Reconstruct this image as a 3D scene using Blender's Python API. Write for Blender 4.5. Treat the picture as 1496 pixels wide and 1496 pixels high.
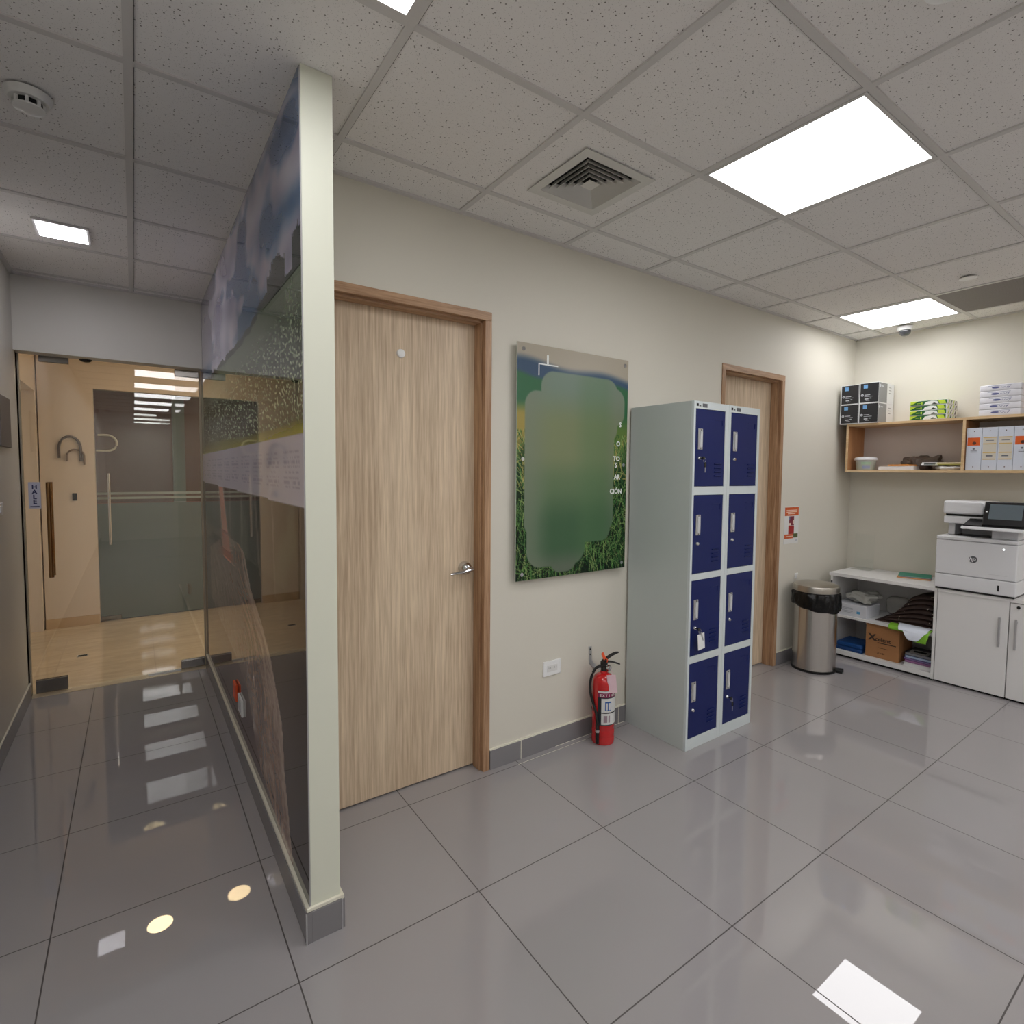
import bpy, bmesh, math, random
import numpy as np
from mathutils import Vector, Matrix, noise
random.seed(7)
PI = math.pi
S = bpy.context.scene
for o in list(bpy.data.objects): bpy.data.objects.remove(o)
C = bpy.data.collections.new('office'); S.collection.children.link(C)

# ------------------------------------------------------------ camera
CAMZ = 1.4872
cd = bpy.data.cameras.new('camera'); cam = bpy.data.objects.new('camera', cd); C.objects.link(cam)
cd.sensor_fit = 'HORIZONTAL'; cd.sensor_width = 36.0; cd.lens = 794.52 * 36 / 1496
cd.shift_x = -0.01037; cd.shift_y = -0.0093; cd.clip_start = 0.05
R_ = (0.81372217, -0.58118257, 0.00911306); D_ = (-0.02485916, -0.05046104, -0.9984166); F_ = (0.58072218, 0.81220718, -0.05550898)
cam.matrix_world = Matrix(((R_[0], -D_[0], -F_[0], 0), (R_[1], -D_[1], -F_[1], 0), (R_[2], -D_[2], -F_[2], CAMZ), (0, 0, 0, 1)))
S.camera = cam
# ------------------------------------------------------------ world, exposure
w = bpy.data.worlds.new('world'); S.world = w; w.use_nodes = True
w.node_tree.nodes['Background'].inputs[0].default_value = (0.8, 0.85, 0.9, 1)
w.node_tree.nodes['Background'].inputs[1].default_value = 0.05
S.view_settings.view_transform = 'Standard'; S.view_settings.look = 'None'
S.view_settings.gamma = 1; S.view_settings.use_curve_mapping = False
S.view_settings.exposure = 0.45
PANEL = 6.8        # radiance of the LED ceiling panels
LOBBY_PANEL = 15.0  # warm downlight
CORRIDOR_LED = 30.0

ZC = 2.665; YW = 2.243; XR = 5.18; XL = -0.58; YG = 4.68; YB = -4.6
TX, TY, T = 0.016, 1.402, 0.61          # ceiling grid
FX, FY, FT = 0.3552, 1.5904, 0.6065     # floor grid

# ------------------------------------------------------------ material helpers
def lin(c):
    c = c / 255.0
    return c / 12.92 if c <= 0.04045 else ((c + 0.055) / 1.055) ** 2.4
def rgb(r, g, b): return (lin(r), lin(g), lin(b), 1.0)
def newmat(name):
    m = bpy.data.materials.new(name); m.use_nodes = True
    nt = m.node_tree; return m, nt, nt.nodes['Principled BSDF']
def setp(p, k, v):
    if k in p.inputs: p.inputs[k].default_value = v
def mat(name, col, rough=0.5, metal=0.0, spec=0.5, coat=0.0, bump=0.0, bscale=60.0, var=0.0, vscale=8.0, emit=None, estr=0.0, stretch=None, trans=0.0, alpha=1.0):
    m, nt, p = newmat(name); L = nt.links.new
    c = rgb(*col)
    p.inputs['Base Color'].default_value = c; setp(p, 'Roughness', rough); setp(p, 'Metallic', metal)
    setp(p, 'Specular IOR Level', spec); setp(p, 'Coat Weight', coat); setp(p, 'Transmission Weight', trans); setp(p, 'Alpha', alpha)
    if bump or var:
        tc = nt.nodes.new('ShaderNodeTexCoord'); mp = nt.nodes.new('ShaderNodeMapping'); L(tc.outputs['Object'], mp.inputs[0])
        if stretch: mp.inputs['Scale'].default_value = stretch
        if bump:
            n = nt.nodes.new('ShaderNodeTexNoise'); n.inputs['Scale'].default_value = bscale; n.inputs['Detail'].default_value = 3
            L(mp.outputs[0], n.inputs['Vector'])
            b = nt.nodes.new('ShaderNodeBump'); b.inputs['Strength'].default_value = bump; b.inputs['Distance'].default_value = 0.01
            L(n.outputs['Fac'], b.inputs['Height']); L(b.outputs[0], p.inputs['Normal'])
        if var:
            n = nt.nodes.new('ShaderNodeTexNoise'); n.inputs['Scale'].default_value = vscale; n.inputs['Detail'].default_value = 4
            L(mp.outputs[0], n.inputs['Vector'])
            mx = nt.nodes.new('ShaderNodeMix'); mx.data_type = 'RGBA'
            mx.inputs[6].default_value = tuple(x * (1 - var) for x in c[:3]) + (1,); mx.inputs[7].default_value = tuple(min(1, x * (1 + var)) for x in c[:3]) + (1,)
            L(n.outputs['Fac'], mx.inputs[0]); L(mx.outputs[2], p.inputs['Base Color'])
    if emit:
        p.inputs['Emission Color'].default_value = rgb(*emit); p.inputs['Emission Strength'].default_value = estr
    return m
def emat(name, col, s):
    m = bpy.data.materials.new(name); m.use_nodes = True; nt = m.node_tree; nt.nodes.clear()
    e = nt.nodes.new('ShaderNodeEmission'); e.inputs[0].default_value = (*col, 1); e.inputs[1].default_value = s
    o = nt.nodes.new('ShaderNodeOutputMaterial'); nt.links.new(e.outputs[0], o.inputs[0]); return m
def wood(name, light, dark, sx=22, sz=1.1, axis=2, rough=0.45, knots=True):
    m, nt, p = newmat(name); L = nt.links.new; N = nt.nodes.new
    tc = N('ShaderNodeTexCoord'); mp = N('ShaderNodeMapping'); L(tc.outputs['Object'], mp.inputs[0])
    sc = [sx, sx, sx]; sc[axis] = sz; mp.inputs['Scale'].default_value = sc
    n1 = N('ShaderNodeTexNoise'); n1.inputs['Scale'].default_value = 1.0; n1.inputs['Detail'].default_value = 6; n1.inputs['Roughness'].default_value = 0.65; n1.inputs['Distortion'].default_value = 0.35
    L(mp.outputs[0], n1.inputs['Vector'])
    mp2 = N('ShaderNodeMapping'); L(tc.outputs['Object'], mp2.inputs[0]); sc2 = [130, 130, 130]; sc2[axis] = 6; mp2.inputs['Scale'].default_value = sc2
    n2 = N('ShaderNodeTexNoise'); n2.inputs['Scale'].default_value = 1.0; n2.inputs['Detail'].default_value = 3; L(mp2.outputs[0], n2.inputs['Vector'])
    mp3 = N('ShaderNodeMapping'); L(tc.outputs['Object'], mp3.inputs[0]); sc3 = [5, 5, 5]; sc3[axis] = .7; mp3.inputs['Scale'].default_value = sc3
    n3 = N('ShaderNodeTexNoise'); n3.inputs['Scale'].default_value = 1.0; n3.inputs['Detail'].default_value = 2; L(mp3.outputs[0], n3.inputs['Vector'])
    a = N('ShaderNodeMath'); a.operation = 'MULTIPLY_ADD'; a.inputs[1].default_value = 0.6; L(n2.outputs['Fac'], a.inputs[0]); L(n1.outputs['Fac'], a.inputs[2])
    a2 = N('ShaderNodeMath'); a2.operation = 'MULTIPLY_ADD'; a2.inputs[1].default_value = 0.5; L(n3.outputs['Fac'], a2.inputs[0]); L(a.outputs[0], a2.inputs[2])
    r = N('ShaderNodeValToRGB'); r.color_ramp.elements[0].position = 0.40; r.color_ramp.elements[0].color = rgb(*dark)
    r.color_ramp.elements[1].position = 0.64; r.color_ramp.elements[1].color = rgb(*light); hf_ = N('ShaderNodeMath'); hf_.operation = 'MULTIPLY'; hf_.inputs[1].default_value = 0.5; L(a2.outputs[0], hf_.inputs[0]); L(hf_.outputs[0], r.inputs[0]); L(r.outputs[0], p.inputs['Base Color'])
    b = N('ShaderNodeBump'); b.inputs['Strength'].default_value = 0.08; b.inputs['Distance'].default_value = 0.003; L(a.outputs[0], b.inputs['Height']); L(b.outputs[0], p.inputs['Normal'])
    setp(p, 'Roughness', rough); return m
def glass(name, tint, refl=0.045, frost=0.0):
    m = bpy.data.materials.new(name); m.use_nodes = True; nt = m.node_tree; nt.nodes.clear(); L = nt.links.new; N = nt.nodes.new
    g = N('ShaderNodeNewGeometry'); d = N('ShaderNodeVectorMath'); d.operation = 'DOT_PRODUCT'; L(g.outputs['Incoming'], d.inputs[0]); L(g.outputs['Normal'], d.inputs[1])
    a = N('ShaderNodeMath'); a.operation = 'ABSOLUTE'; L(d.outputs['Value'], a.inputs[0])
    s = N('ShaderNodeMath'); s.operation = 'SUBTRACT'; s.inputs[0].default_value = 1; L(a.outputs[0], s.inputs[1])
    pw = N('ShaderNodeMath'); pw.operation = 'POWER'; pw.inputs[1].default_value = 5; L(s.outputs[0], pw.inputs[0])
    f = N('ShaderNodeMath'); f.operation = 'MULTIPLY_ADD'; f.inputs[1].default_value = 0.9; f.inputs[2].default_value = refl; L(pw.outputs[0], f.inputs[0])
    t = N('ShaderNodeBsdfTransparent'); t.inputs[0].default_value = (*tint, 1)
    src = t.outputs[0]
    if frost:
        df = N('ShaderNodeBsdfTranslucent'); df.inputs[0].default_value = (.34, .40, .40, 1); d2 = N('ShaderNodeBsdfDiffuse'); d2.inputs[0].default_value = (.26, .31, .31, 1)
        m1 = N('ShaderNodeMixShader'); m1.inputs[0].default_value = .5; L(df.outputs[0], m1.inputs[1]); L(d2.outputs[0], m1.inputs[2])
        m2 = N('ShaderNodeMixShader'); m2.inputs[0].default_value = frost; L(src, m2.inputs[1]); L(m1.outputs[0], m2.inputs[2]); src = m2.outputs[0]
    gl = N('ShaderNodeBsdfGlossy'); gl.inputs['Roughness'].default_value = 0.0; gl.inputs[0].default_value = (1, 1, 1, 1)
    mx = N('ShaderNodeMixShader'); L(f.outputs[0], mx.inputs[0]); L(src, mx.inputs[1]); L(gl.outputs[0], mx.inputs[2])
    o = N('ShaderNodeOutputMaterial'); L(mx.outputs[0], o.inputs[0]); return m
def tile_mat(name, base, grout, ox, oy, mod, rough, gw=0.0035, var=0.05, vs=3.0, streak=False, ior=1.5, spec=.5):
    m, nt, p = newmat(name); L = nt.links.new; N = nt.nodes.new
    tc = N('ShaderNodeTexCoord'); sp = N('ShaderNodeSeparateXYZ'); L(tc.outputs['Object'], sp.inputs[0])
    masks = []
    for i, off in ((0, ox), (1, oy)):
        a = N('ShaderNodeMath'); a.operation = 'SUBTRACT'; a.inputs[1].default_value = off - 40 * mod - mod / 2; L(sp.outputs[i], a.inputs[0])
        b = N('ShaderNodeMath'); b.operation = 'MODULO'; b.inputs[1].default_value = mod; L(a.outputs[0], b.inputs[0])
        c = N('ShaderNodeMath'); c.operation = 'SUBTRACT'; c.inputs[1].default_value = mod / 2; L(b.outputs[0], c.inputs[0])
        d = N('ShaderNodeMath'); d.operation = 'ABSOLUTE'; L(c.outputs[0], d.inputs[0])
        e = N('ShaderNodeMath'); e.operation = 'LESS_THAN'; e.inputs[1].default_value = gw / 2; L(d.outputs[0], e.inputs[0]); masks.append(e)
    mm = N('ShaderNodeMath'); mm.operation = 'MAXIMUM'; L(masks[0].outputs[0], mm.inputs[0]); L(masks[1].outputs[0], mm.inputs[1])
    n = N('ShaderNodeTexNoise'); n.inputs['Scale'].default_value = vs; n.inputs['Detail'].default_value = 6
    if streak:
        mp = N('ShaderNodeMapping'); mp.inputs['Scale'].default_value = (1.5, 6, 1); mp.inputs['Rotation'].default_value = (0, 0, .5); L(tc.outputs['Object'], mp.inputs[0]); L(mp.outputs[0], n.inputs['Vector']); n.inputs['Distortion'].default_value = 1.2
    else: L(tc.outputs['Object'], n.inputs['Vector'])
    c = rgb(*base); mx = N('ShaderNodeMix'); mx.data_type = 'RGBA'; mx.inputs[6].default_value = tuple(x * (1 - var) for x in c[:3]) + (1,); mx.inputs[7].default_value = tuple(x * (1 + var) for x in c[:3]) + (1,)
    L(n.outputs['Fac'], mx.inputs[0])
    m2 = N('ShaderNodeMix'); m2.data_type = 'RGBA'; m2.inputs[7].default_value = rgb(*grout); L(mm.outputs[0], m2.inputs[0]); L(mx.outputs[2], m2.inputs[6]); L(m2.outputs[2], p.inputs['Base Color'])
    r = N('ShaderNodeMath'); r.operation = 'MULTIPLY_ADD'; r.inputs[1].default_value = 0.6; r.inputs[2].default_value = rough; L(mm.outputs[0], r.inputs[0]); L(r.outputs[0], p.inputs['Roughness'])
    setp(p, 'IOR', ior); setp(p, 'Specular IOR Level', spec)
    return m
def attr_mat(name, rough, spec=0.5, coat=0.0):
    m, nt, p = newmat(name); a = nt.nodes.new('ShaderNodeAttribute'); a.attribute_name = 'art'
    nt.links.new(a.outputs['Color'], p.inputs['Base Color']); setp(p, 'Roughness', rough); setp(p, 'Specular IOR Level', spec); setp(p, 'Coat Weight', coat); setp(p, 'Coat Roughness', 0.02); return m
def ceiling_mat():
    m, nt, p = newmat('mineral_fibre_tile'); L = nt.links.new; N = nt.nodes.new
    tc = N('ShaderNodeTexCoord')
    v = N('ShaderNodeTexVoronoi'); v.inputs['Scale'].default_value = 85; L(tc.outputs['Object'], v.inputs['Vector'])
    lt = N('ShaderNodeMath'); lt.operation = 'LESS_THAN'; lt.inputs[1].default_value = 0.19; L(v.outputs['Distance'], lt.inputs[0])
    sp = N('ShaderNodeSeparateColor'); L(v.outputs['Color'], sp.inputs[0])
    g = N('ShaderNodeMath'); g.operation = 'GREATER_THAN'; g.inputs[1].default_value = 0.5; L(sp.outputs[0], g.inputs[0])
    mk = N('ShaderNodeMath'); mk.operation = 'MULTIPLY'; L(lt.outputs[0], mk.inputs[0]); L(g.outputs[0], mk.inputs[1])
    v2 = N('ShaderNodeTexVoronoi'); v2.inputs['Scale'].default_value = 190; L(tc.outputs['Object'], v2.inputs['Vector'])
    l2 = N('ShaderNodeMath'); l2.operation = 'LESS_THAN'; l2.inputs[1].default_value = 0.2; L(v2.outputs['Distance'], l2.inputs[0])
    l3 = N('ShaderNodeMath'); l3.operation = 'MULTIPLY'; l3.inputs[1].default_value = 0.35; L(l2.outputs[0], l3.inputs[0])
    mxx = N('ShaderNodeMath'); mxx.operation = 'MAXIMUM'; L(mk.outputs[0], mxx.inputs[0]); L(l3.outputs[0], mxx.inputs[1])
    mx = N('ShaderNodeMix'); mx.data_type = 'RGBA'; mx.inputs[6].default_value = rgb(236, 234, 232); mx.inputs[7].default_value = rgb(128, 125, 122)
    L(mxx.outputs[0], mx.inputs[0]); L(mx.outputs[2], p.inputs['Base Color']); setp(p, 'Roughness', 0.95); setp(p, 'Specular IOR Level', 0.1)
    return m

M = {}
M['wall'] = mat('cream_wall_paint', (214, 210, 198), 0.6, bump=0.02, bscale=40)
M['wallL'] = mat('corridor_wall_paint', (211, 208, 200), 0.45, bump=0.02, bscale=40)
M['ceil'] = ceiling_mat()
M['tbar'] = mat('white_ceiling_grid', (208, 206, 204), 0.45)
M['floor'] = tile_mat('grey_porcelain_tile', (154, 150, 151), (66, 62, 60), FX, FY, FT, 0.0, gw=.004, var=.03, ior=1.6, spec=.5)
M['marble'] = tile_mat('beige_marble_tile', (204, 184, 154), (156, 136, 108), 0.1, 0.3, 0.6, 0.05, var=0.28, vs=2.5, streak=True)
M['carpet'] = mat('dark_office_floor', (70, 66, 64), 0.5)
M['base'] = mat('grey_tile_skirting', (126, 124, 126), 0.25)
M['bead'] = mat('cream_plaster_bead', (226, 222, 205), 0.5)
M['alu'] = mat('aluminium_trim', (200, 200, 202), 0.3, metal=.8)
M['oak'] = wood('oak_veneer', (222, 202, 174), (176, 153, 127), sx=62, sz=1.8)
M['frame'] = wood('brown_wood_frame', (194, 158, 124), (136, 98, 68), sx=40, sz=2.5)
M['frameh'] = wood('brown_wood_frame_head', (194, 158, 124), (136, 98, 68), sx=40, sz=2.5, axis=0)
M['chrome'] = mat('chrome', (210, 212, 216), 0.08, metal=1)
M['patch'] = mat('dark_satin_steel', (128, 124, 120), .2, metal=1)
M['steel'], nt_, p_ = newmat('brushed_steel'); p_.inputs['Base Color'].default_value = rgb(196, 192, 188); p_.inputs['Metallic'].default_value = 1; p_.inputs['Roughness'].default_value = .26
setp(p_, 'Anisotropic', .8); setp(p_, 'Anisotropic Rotation', .25); tn_ = nt_.nodes.new('ShaderNodeTangent'); tn_.direction_type = 'RADIAL'; tn_.axis = 'Z'; nt_.links.new(tn_.outputs[0], p_.inputs['Tangent'])
M['steel_lid'] = mat('brushed_steel_lid', (185, 180, 172), 0.3, metal=1)
M['brass'] = mat('brushed_brass', (150, 116, 78), 0.25, metal=.9)
M['white'] = mat('white_plastic', (235, 236, 236), 0.35)
M['offw'] = mat('offwhite_plastic', (222, 222, 220), 0.4)
M['lam'] = mat('white_laminate', (226, 225, 224), 0.35)
M['prn'] = mat('printer_white', (222, 223, 226), 0.4)
M['prn2'] = mat('printer_grey_white', (205, 206, 210), 0.4)
M['black'] = mat('black_plastic', (22, 22, 24), 0.25)
M['matteblack'] = mat('matte_black', (24, 23, 24), 0.7)
M['liner'] = mat('black_bin_liner', (7, 7, 8), 0.25, spec=.35, bump=.5, bscale=30)
M['screen'] = mat('grey_touch_screen', (92, 102, 108), 0.12)
M['lgrey'] = mat('light_grey_locker_steel', (192, 200, 198), 0.4, bump=.02, bscale=90)
M['lface'] = mat('pale_grey_locker_frame', (205, 213, 214), 0.38)
M['blue'] = mat('navy_blue_locker_door', (3, 24, 88), 0.42, spec=.35)
M['slot'] = mat('slot_grey', (120, 120, 120), .6)
M['red'] = mat('red_enamel', (190, 22, 26), 0.22, coat=.5)
M['orange'] = mat('orange_plastic', (238, 92, 50), 0.4)
M['rubber'] = mat('black_rubber', (16, 16, 17), 0.5)
M['birch'] = wood('pale_beech_board', (222, 194, 154), (198, 166, 122), sx=14, sz=1.5, axis=1, rough=.5)
M['birchin'] = wood('orange_beech_side', (188, 140, 96), (168, 116, 72), sx=14, sz=1.5, axis=2, rough=.5)
M['shelfback'] = mat('taupe_shelf_back', (212, 202, 196), 0.6)
M['card'] = mat('brown_cardboard', (170, 120, 76), 0.75, var=.06, vscale=20)
M['carddk'] = mat('dark_print', (58, 42, 34), 0.6)
M['clear'] = glass('clear_acrylic', (.985, .992, .99), .03)
M['glassF'] = glass('clear_door_glass', (.97, .97, .955), .05)
M['glassB'] = glass('grey_tinted_glass', (.74, .79, .77), .06)
M['frost'] = glass('frosted_glass', (.62, .68, .66), .05, frost=.75)
M['ink'] = mat('dark_blue_ink', (38, 44, 96), 0.5)
M['inkp'] = mat('blue_grey_ink', (88, 92, 130), 0.6)
M['whiteink'] = mat('white_ink', (236, 240, 238), 0.5)
M['lobbywall'] = mat('tan_lobby_wall', (218, 204, 186), 0.55)
M['mauve'] = mat('mauve_office_wall', (158, 108, 98), 0.6)
M['led'] = emat('led_panel_glow', (1.0, 0.99, 1.0), PANEL)
M['ledc'] = emat('led_square_glow', (0.95, 0.93, 1.0), CORRIDOR_LED)
M['ledw'] = emat('added_lobby_glow', (1.0, .95, .88), 9.5)  # for the unseen panels added to brighten the lobby
M['warm'] = emat('warm_downlight_glow', (1.0, .74, .42), LOBBY_PANEL)
M['dark'] = mat('duct_black', (12, 12, 12), 0.8)
M['ventw'] = mat('vent_white', (214, 213, 208), 0.45)
M['art'] = attr_mat('gloss_mural_print', 0.02, .5)
M['poster'] = attr_mat('poster_print', 0.25, .3)

# ------------------------------------------------------------ mesh helpers
class MB:
    def __init__(s): s.bm = bmesh.new(); s.mi = 0
    def _merge(s, b, mi):
        me = bpy.data.meshes.new('tmp'); b.to_mesh(me); b.free(); n = len(s.bm.faces)
        s.bm.from_mesh(me); bpy.data.meshes.remove(me); s.bm.faces.ensure_lookup_table()
        for f in s.bm.faces[n:]: f.material_index = mi
    def box(s, x0, x1, y0, y1, z0, z1, bev=0.0, mi=0, mx=None, seg=2):
        b = bmesh.new(); bmesh.ops.create_cube(b, size=1)
        for v in b.verts: v.co = Vector((x0 + (v.co.x + .5) * (x1 - x0), y0 + (v.co.y + .5) * (y1 - y0), z0 + (v.co.z + .5) * (z1 - z0)))
        if bev: bmesh.ops.bevel(b, geom=b.edges[:], offset=bev, segments=seg, affect='EDGES', profile=.5)
        if mx: b.transform(mx)
        s._merge(b, mi); return s
    def cyl(s, a, b_, r, r2=None, n=24, mi=0, cap=True):
        a = Vector(a); b_ = Vector(b_); d = b_ - a; b = bmesh.new()
        bmesh.ops.create_cone(b, cap_ends=cap, segments=n, radius1=r, radius2=r if r2 is None else r2, depth=d.length)
        b.transform(Matrix.Translation((a + b_) / 2) @ d.to_track_quat('Z', 'Y').to_matrix().to_4x4()); s._merge(b, mi); return s
    def sph(s, c, r, sc=(1, 1, 1), mi=0, n=16):
        b = bmesh.new(); bmesh.ops.create_uvsphere(b, u_segments=n * 2, v_segments=n, radius=r)
        b.transform(Matrix.Translation(c) @ Matrix.Diagonal((*sc, 1))); s._merge(b, mi); return s
    def lathe(s, prof, c=(0, 0, 0), n=40, mi=0, fn=None, mx=None):
        b = bmesh.new(); rings = []
        for r, z in prof:
            if r < 1e-6: rings.append([b.verts.new((0, 0, z))])
            else: rings.append([b.verts.new((r * math.cos(2 * PI * i / n), r * math.sin(2 * PI * i / n), z)) for i in range(n)])
        for A, B in zip(rings, rings[1:]):
            for i in range(n):
                j = (i + 1) % n
                if len(A) == 1 and len(B) == 1: continue
                if len(A) == 1: b.faces.new((A[0], B[i], B[j]))
                elif len(B) == 1: b.faces.new((A[i], A[j], B[0]))
                else: b.faces.new((A[i], A[j], B[j], B[i]))
        bmesh.ops.recalc_face_normals(b, faces=b.faces)
        if fn:
            for v in b.verts: v.co = fn(v.co)
        if mx: b.transform(mx)
        b.transform(Matrix.Translation(c)); s._merge(b, mi); return s
    def tube(s, pts, r, n=10, mi=0, flat=1.0):
        pts = [Vector(p) for p in pts]; b = bmesh.new(); rings = []
        for i, p in enumerate(pts):
            t = (pts[min(i + 1, len(pts) - 1)] - pts[max(i - 1, 0)]).normalized()
            up = Vector((0, 0, 1)) if abs(t.z) < .9 else Vector((1, 0, 0))
            u = t.cross(up).normalized(); v = t.cross(u)
            rr = r[i] if isinstance(r, (list, tuple)) else r
            rings.append([b.verts.new(p + u * math.cos(2 * PI * k / n) * rr + v * math.sin(2 * PI * k / n) * rr * flat) for k in range(n)])
        for A, B in zip(rings, rings[1:]):
            for k in range(n): b.faces.new((A[k], A[(k + 1) % n], B[(k + 1) % n], B[k]))
        b.faces.new(rings[0][::-1]); b.faces.new(rings[-1]); bmesh.ops.recalc_face_normals(b, faces=b.faces); s._merge(b, mi); return s
    def prism(s, poly, h0, h1, ax=2, mi=0, bev=0, mx=None):
        """poly in the two other axes; extruded along ax"""
        b = bmesh.new()
        def P(p, h):
            if ax == 2: return (p[0], p[1], h)
            if ax == 1: return (p[0], h, p[1])
            return (h, p[0], p[1])
        A = [b.verts.new(P(p, h0)) for p in poly]; B = [b.verts.new(P(p, h1)) for p in poly]; n = len(poly)
        b.faces.new(A); b.faces.new(B[::-1])
        for i in range(n): b.faces.new((A[i], B[i], B[(i + 1) % n], A[(i + 1) % n]))
        bmesh.ops.recalc_face_normals(b, faces=b.faces)
        if bev: bmesh.ops.bevel(b, geom=b.edges[:], offset=bev, segments=2, affect='EDGES')
        if mx: b.transform(mx)
        s._merge(b, mi); return s
    def blob(s, c, sx, sy, sz, seed=0, amp=.12, fr=14, mi=0, n=28, flat=True, rot=0):
        b = bmesh.new(); bmesh.ops.create_uvsphere(b, u_segments=n * 2, v_segments=n, radius=1)
        for v in b.verts:
            d = v.co.copy()
            e = Vector((abs(d.x) ** .6 * (1 if d.x > 0 else -1), abs(d.y) ** .6 * (1 if d.y > 0 else -1), abs(d.z) ** .7 * (1 if d.z > 0 else -1)))
            p = Vector((e.x * sx, e.y * sy, e.z * sz))
            k = 1 + amp * noise.noise(p * fr + Vector((seed * 7.1, seed, 0))) * 2 + amp * .6 * noise.noise(p * fr * 2.3 + Vector((0, seed * 3.3, 1)))
            p *= k
            if flat: p.z = max(p.z, -sz * .8)
            v.co = p
        b.transform(Matrix.Translation(c) @ Matrix.Rotation(rot, 4, 'Z')); s._merge(b, mi); return s
    def build(s, name, mats, parent=None, smooth=None, loc=None):
        me = bpy.data.meshes.new(name)
        if loc is None: loc = Vector((0, 0, 0))
        bmesh.ops.remove_doubles(s.bm, verts=s.bm.verts, dist=1e-6)
        s.bm.normal_update(); s.bm.to_mesh(me); s.bm.free()
        for m in (mats if isinstance(mats, (list, tuple)) else [mats]): me.materials.append(m)
        if smooth is not None:
            for p in me.polygons: p.use_smooth = True
            me.set_sharp_from_angle(angle=math.radians(smooth))
        o = bpy.data.objects.new(name, me); C.objects.link(o)
        if parent is not None: o.parent = parent
        return o
def text_mesh(body, size, mx, depth=.0004, align='LEFT', sx=1.0, shear=0.0, bold=0.0):
    cu = bpy.data.curves.new('t', 'FONT'); cu.body = body; cu.size = size; cu.extrude = depth; cu.align_x = align; cu.shear = shear; cu.offset = bold; cu.resolution_u = 2
    o = bpy.data.objects.new('t', cu); C.objects.link(o); bpy.context.view_layer.update()
    me = bpy.data.meshes.new_from_object(o.evaluated_get(bpy.context.evaluated_depsgraph_get())); bpy.data.objects.remove(o); bpy.data.curves.remove(cu)
    me.transform(mx @ Matrix.Diagonal((sx, 1, 1, 1))); return me
def add_text(mb, body, size, mx, mi=0, **k):
    me = text_mesh(body, size, mx, **k); n = len(mb.bm.faces); mb.bm.from_mesh(me); bpy.data.meshes.remove(me); mb.bm.faces.ensure_lookup_table()
    for f in mb.bm.faces[n:]: f.material_index = mi
def face_x(x, y, z):   # text on a plane facing -X: reading direction is -Y
    return Matrix(((0, 0, -1, x), (-1, 0, 0, y), (0, 1, 0, z), (0, 0, 0, 1)))
def face_y(x, y, z):   # text on a plane facing -Y: reading direction +X
    return Matrix(((1, 0, 0, x), (0, 0, -1, y), (0, 1, 0, z), (0, 0, 0, 1)))
def thing(name, label, cat, loc=(0, 0, 0), group=None):
    o = bpy.data.objects.new(name, None); o.empty_display_size = .05; C.objects.link(o); o.location = loc
    o['label'] = label; o['category'] = cat
    if group: o['group'] = group
    return o
def tag(o, label, cat, group=None):
    o['label'] = label; o['category'] = cat
    if group: o['group'] = group
    return o
def struct(o): o['kind'] = 'structure'; return o
def part(mb, name, mats, root, smooth=None):
    """mesh given in world coordinates, parented to a root whose origin is elsewhere"""
    o = mb.build(name, mats, None, smooth)
    wl = Vector((0, 0, 0)); r = root
    while r: wl += r.location; r = r.parent
    o.data.transform(Matrix.Translation(-wl)); o.parent = root; return o
def at(o, loc):   # move a top-level mesh's origin to loc, keeping its place
    o.data.transform(Matrix.Translation(-Vector(loc))); o.location = loc; return o
def copy_tree(o, parent=None):
    c = o.copy(); C.objects.link(c)
    if parent: c.parent = parent
    for ch in list(o.children): copy_tree(ch, c)
    return c

# ============================================================ STRUCTURE
m = MB(); m.box(XL - .1, XR + .1, YB, 4.70, -.05, 0); struct(m.build('floor', M['floor']))
m = MB(); m.box(-.9, 3.2, 4.70, 6.62, -.05, 0); o = struct(m.build('floor_lobby', M['marble']))
m = MB(); m.box(-2.0, 3.2, 6.62, 9.6, -.05, 0); struct(m.build('floor_office', M['carpet']))
hx0, hx1, hy0, hy1 = 1.552 - .146, 1.552 + .146, 1.716 - .146, 1.716 + .146     # opening for the air vent
m = MB(); m.box(XL - .1, XR + .1, YB, hy0, ZC + .004, ZC + .05); m.box(XL - .1, XR + .1, hy1, 4.60, ZC + .004, ZC + .05); m.box(XL - .1, hx0, hy0, hy1, ZC + .004, ZC + .05); m.box(hx1, XR + .1, hy0, hy1, ZC + .004, ZC + .05)
struct(m.build('ceiling', M['ceil']))
m = MB(); m.box(-.9, 3.2, 4.60, 6.62, ZC, ZC + .05); struct(m.build('ceiling_lobby', mat('lobby_ceiling', (220, 205, 180), .7)))
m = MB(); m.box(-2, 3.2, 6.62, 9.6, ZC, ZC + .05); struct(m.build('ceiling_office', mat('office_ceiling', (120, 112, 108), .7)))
# ceiling grid bars
m = MB()
k = -2
for i in range(-1, 9):
    x = TX + i * T
    if x < XL: continue
    m.box(x - .012, x + .012, YB, 4.54, ZC - .002, ZC + .004)
for j in range(-10, 6):
    y = TY + j * T
    if y < YB or y > 4.5: continue
    m.box(XL, XR, y - .012, y + .012, ZC - .0018, ZC + .0045)
# wall angles
m.box(.514, XR, YW - .02, YW, ZC - .006, ZC + .004); m.box(XR - .02, XR, YB, YW, ZC - .006, ZC + .004)
m.box(XL, XL + .02, YB, 4.54, ZC - .006, ZC + .004); m.box(XL, .418, 4.52, 4.54, ZC - .006, ZC + .004)
struct(m.build('trim_1', M['tbar']))
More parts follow.
